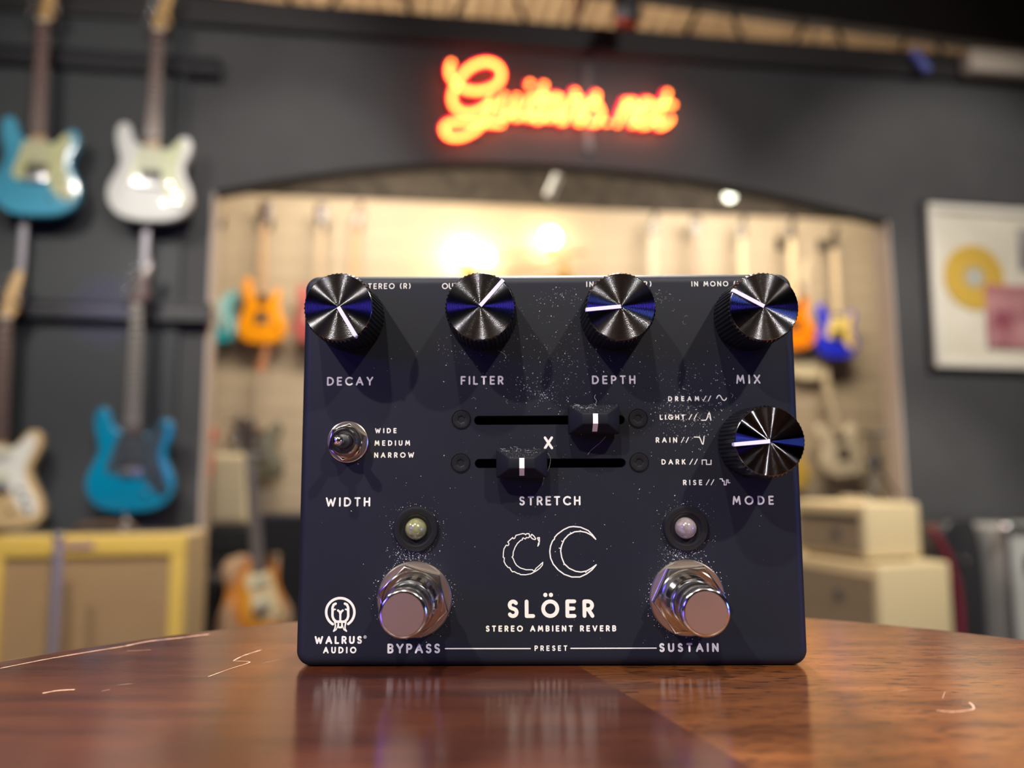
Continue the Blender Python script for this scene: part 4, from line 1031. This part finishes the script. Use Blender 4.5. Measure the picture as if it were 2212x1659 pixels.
# track lights in the back room
tr = on_wall('light_track', 'black light track under the dark band of the back room', 'light track', .75, 2.83, -.8)
MB().box((0, 0, 0), (2.6, .035, .035)).build('track_bar', M_BLACK, tr, 0)
for x in (-1.2, 1.2): MB().tube([(x, 0, .01), (x, 0, .93)], .006, 8).build('suspension_rod', M_BLACK, tr)
M_WHITE = mat('white_can', (.75, .77, .75), .4)
M_LENSLIT = mat('lit_lens', (1, 1, .9), .3, emit=(1, 1, .78), es=5)
def track_head(label, s, z, a, b_, lit):
    t = on_wall('track_spotlight', label, 'spotlight', s, z, -.8, 0, 'spotlights on the light track')
    MB().tube([a, b_], .026, 18).build('can', M_WHITE, t)
    MB().tube([(0, 0, .03), (0, 0, 2.815 - z)], .006, 8).build('stem', M_BLACK, t)
    if lit:
        d = (Vector(b_) - Vector(a)).normalized()
        MB().tube([Vector(b_), Vector(b_) + d * .004], .032, 20).build('lens', M_LENSLIT, t)
track_head('white unlit track spotlight under the middle of the arch', .352, 2.655, (-.03, 0, -.065), (.025, 0, .062), False)
track_head('lit track spotlight facing the room under the right arch', 1.36, 2.625, (.03, .07, .03), (0, -.05, 0), True)

# stacked gear left inside the opening
def box_amp(label, name, cat, s, z, off, rz, w, d, h, m_side, m_gr):
    a = on_wall(name, label, cat, s, z, off, rz)
    MB().box((0, 0, h / 2), (w, d, h), .012).build('cabinet', m_side, a)
    MB().box((0, -d / 2 - .002, h / 2), (w - .05, .008, h - .06)).build('grille_cloth', m_gr, a, 0)
    for x in (-1, 1): MB().box((x * (w / 2 - .01), 0, h * .62), (.024, .09, .03), .005).build('side_handle', M_BLACK, a)
    return a
M_DGR = mat('black_grille', (.012, .012, .016), .7)
box_amp('black speaker cabinet on the floor inside the arch at left', 'speaker_cabinet', 'amplifier', -1.40, 0, -1.45, 0, .34, .30, .60, M_SATIN, M_DGR)
box_amp('black amplifier head between black cabinet and cream cabinet at left', 'guitar_amplifier', 'amplifier', -1.44, .60, -1.45, 0, .26, .24, .17, M_SATIN, M_DGR)
box_amp('cream speaker cabinet on the black amplifier head at left', 'speaker_cabinet', 'amplifier', -1.44, .785, -1.45, 0, .20, .22, .40, M_CREAM, mat('pale_grille', (.56, .47, .32), .8))
box_amp('black amplifier standing behind the sunburst guitar', 'combo_amplifier', 'amplifier', -1.06, 0, -1.1, 0, .30, .26, .86, M_SATIN, M_DGR)
box_amp('black case standing against the left jamb beside the tweed amplifier', 'equipment_case', 'case', -1.30, 0, -.66, R(10), .26, .24, .60, M_SATIN, M_DGR)
tripod('small black tripod stand on top of the cream cabinet at left', -1.44, 1.197, -1.45, .17, .07)

# sunburst guitar on a floor stand
M_SB = mat('sunburst_finish', (.6, .25, .03), .25, coat=1, coat_rough=.08)
N, L, b = nodes(M_SB)
tc = N.new('ShaderNodeTexCoord'); mp = N.new('ShaderNodeMapping'); mp.inputs['Location'].default_value = (0, 0, -.16); mp.inputs['Scale'].default_value = (1, .15, .75)
ln = N.new('ShaderNodeVectorMath'); ln.operation = 'LENGTH'; cr = N.new('ShaderNodeValToRGB')
L.new(tc.outputs['Object'], mp.inputs[0]); L.new(mp.outputs[0], ln.inputs[0]); L.new(ln.outputs['Value'], cr.inputs[0])
e = cr.color_ramp.elements; e[0].position = .06; e[0].color = (.85, .42, .05, 1); e[1].position = .145; e[1].color = (.50, .33, .20, 1)
x_ = e.new(.11); x_.color = (.65, .22, .02, 1)
L.new(cr.outputs[0], b.inputs['Base Color'])
PGL = [(-34, 332), (-30, 316), (30, 312), (60, 312), (110, 150), (112, 118), (60, 112), (10, 118), (-10, 170), (-40, 230), (-62, 270), (-66, 300)]
sb = guitar('sunburst guitar with cream pickguard standing inside the arch at left', WP(-1.06, .34, -.18), TH + R(47), LESP, (.5, .2, .03), PGL, (.80, .66, .38), HEAD3, (.05, .035, .03), (.16, .15, .15), detail=2, lean=R(-6), tilt=R(-2), bodymat=M_SB, thick=.075, name='electric_guitar', neck=.82, pucol=1)
stn = on_wall('guitar_stand', 'black floor stand under the sunburst guitar', 'guitar stand', -1.06, 0, -.14, R(34))
for sd in (-1, 1):
    MB().tube([(sd * .02, .12, .36), (sd * .16, .0, .006)], .009, 8).build('leg', M_BLACK, stn)
    MB().tube([(sd * .10, .02, .30), (sd * .10, -.13, .31), (sd * .10, -.14, .35)], .008, 8).build('rest_arm', M_BLACK, stn)
MB().tube([(0, .12, .36), (0, .26, .006)], .009, 8).build('leg', M_BLACK, stn)
MB().tube([(-.10, .03, .30), (0, .12, .33), (.10, .03, .30)], .009, 8).build('yoke', M_BLACK, stn)
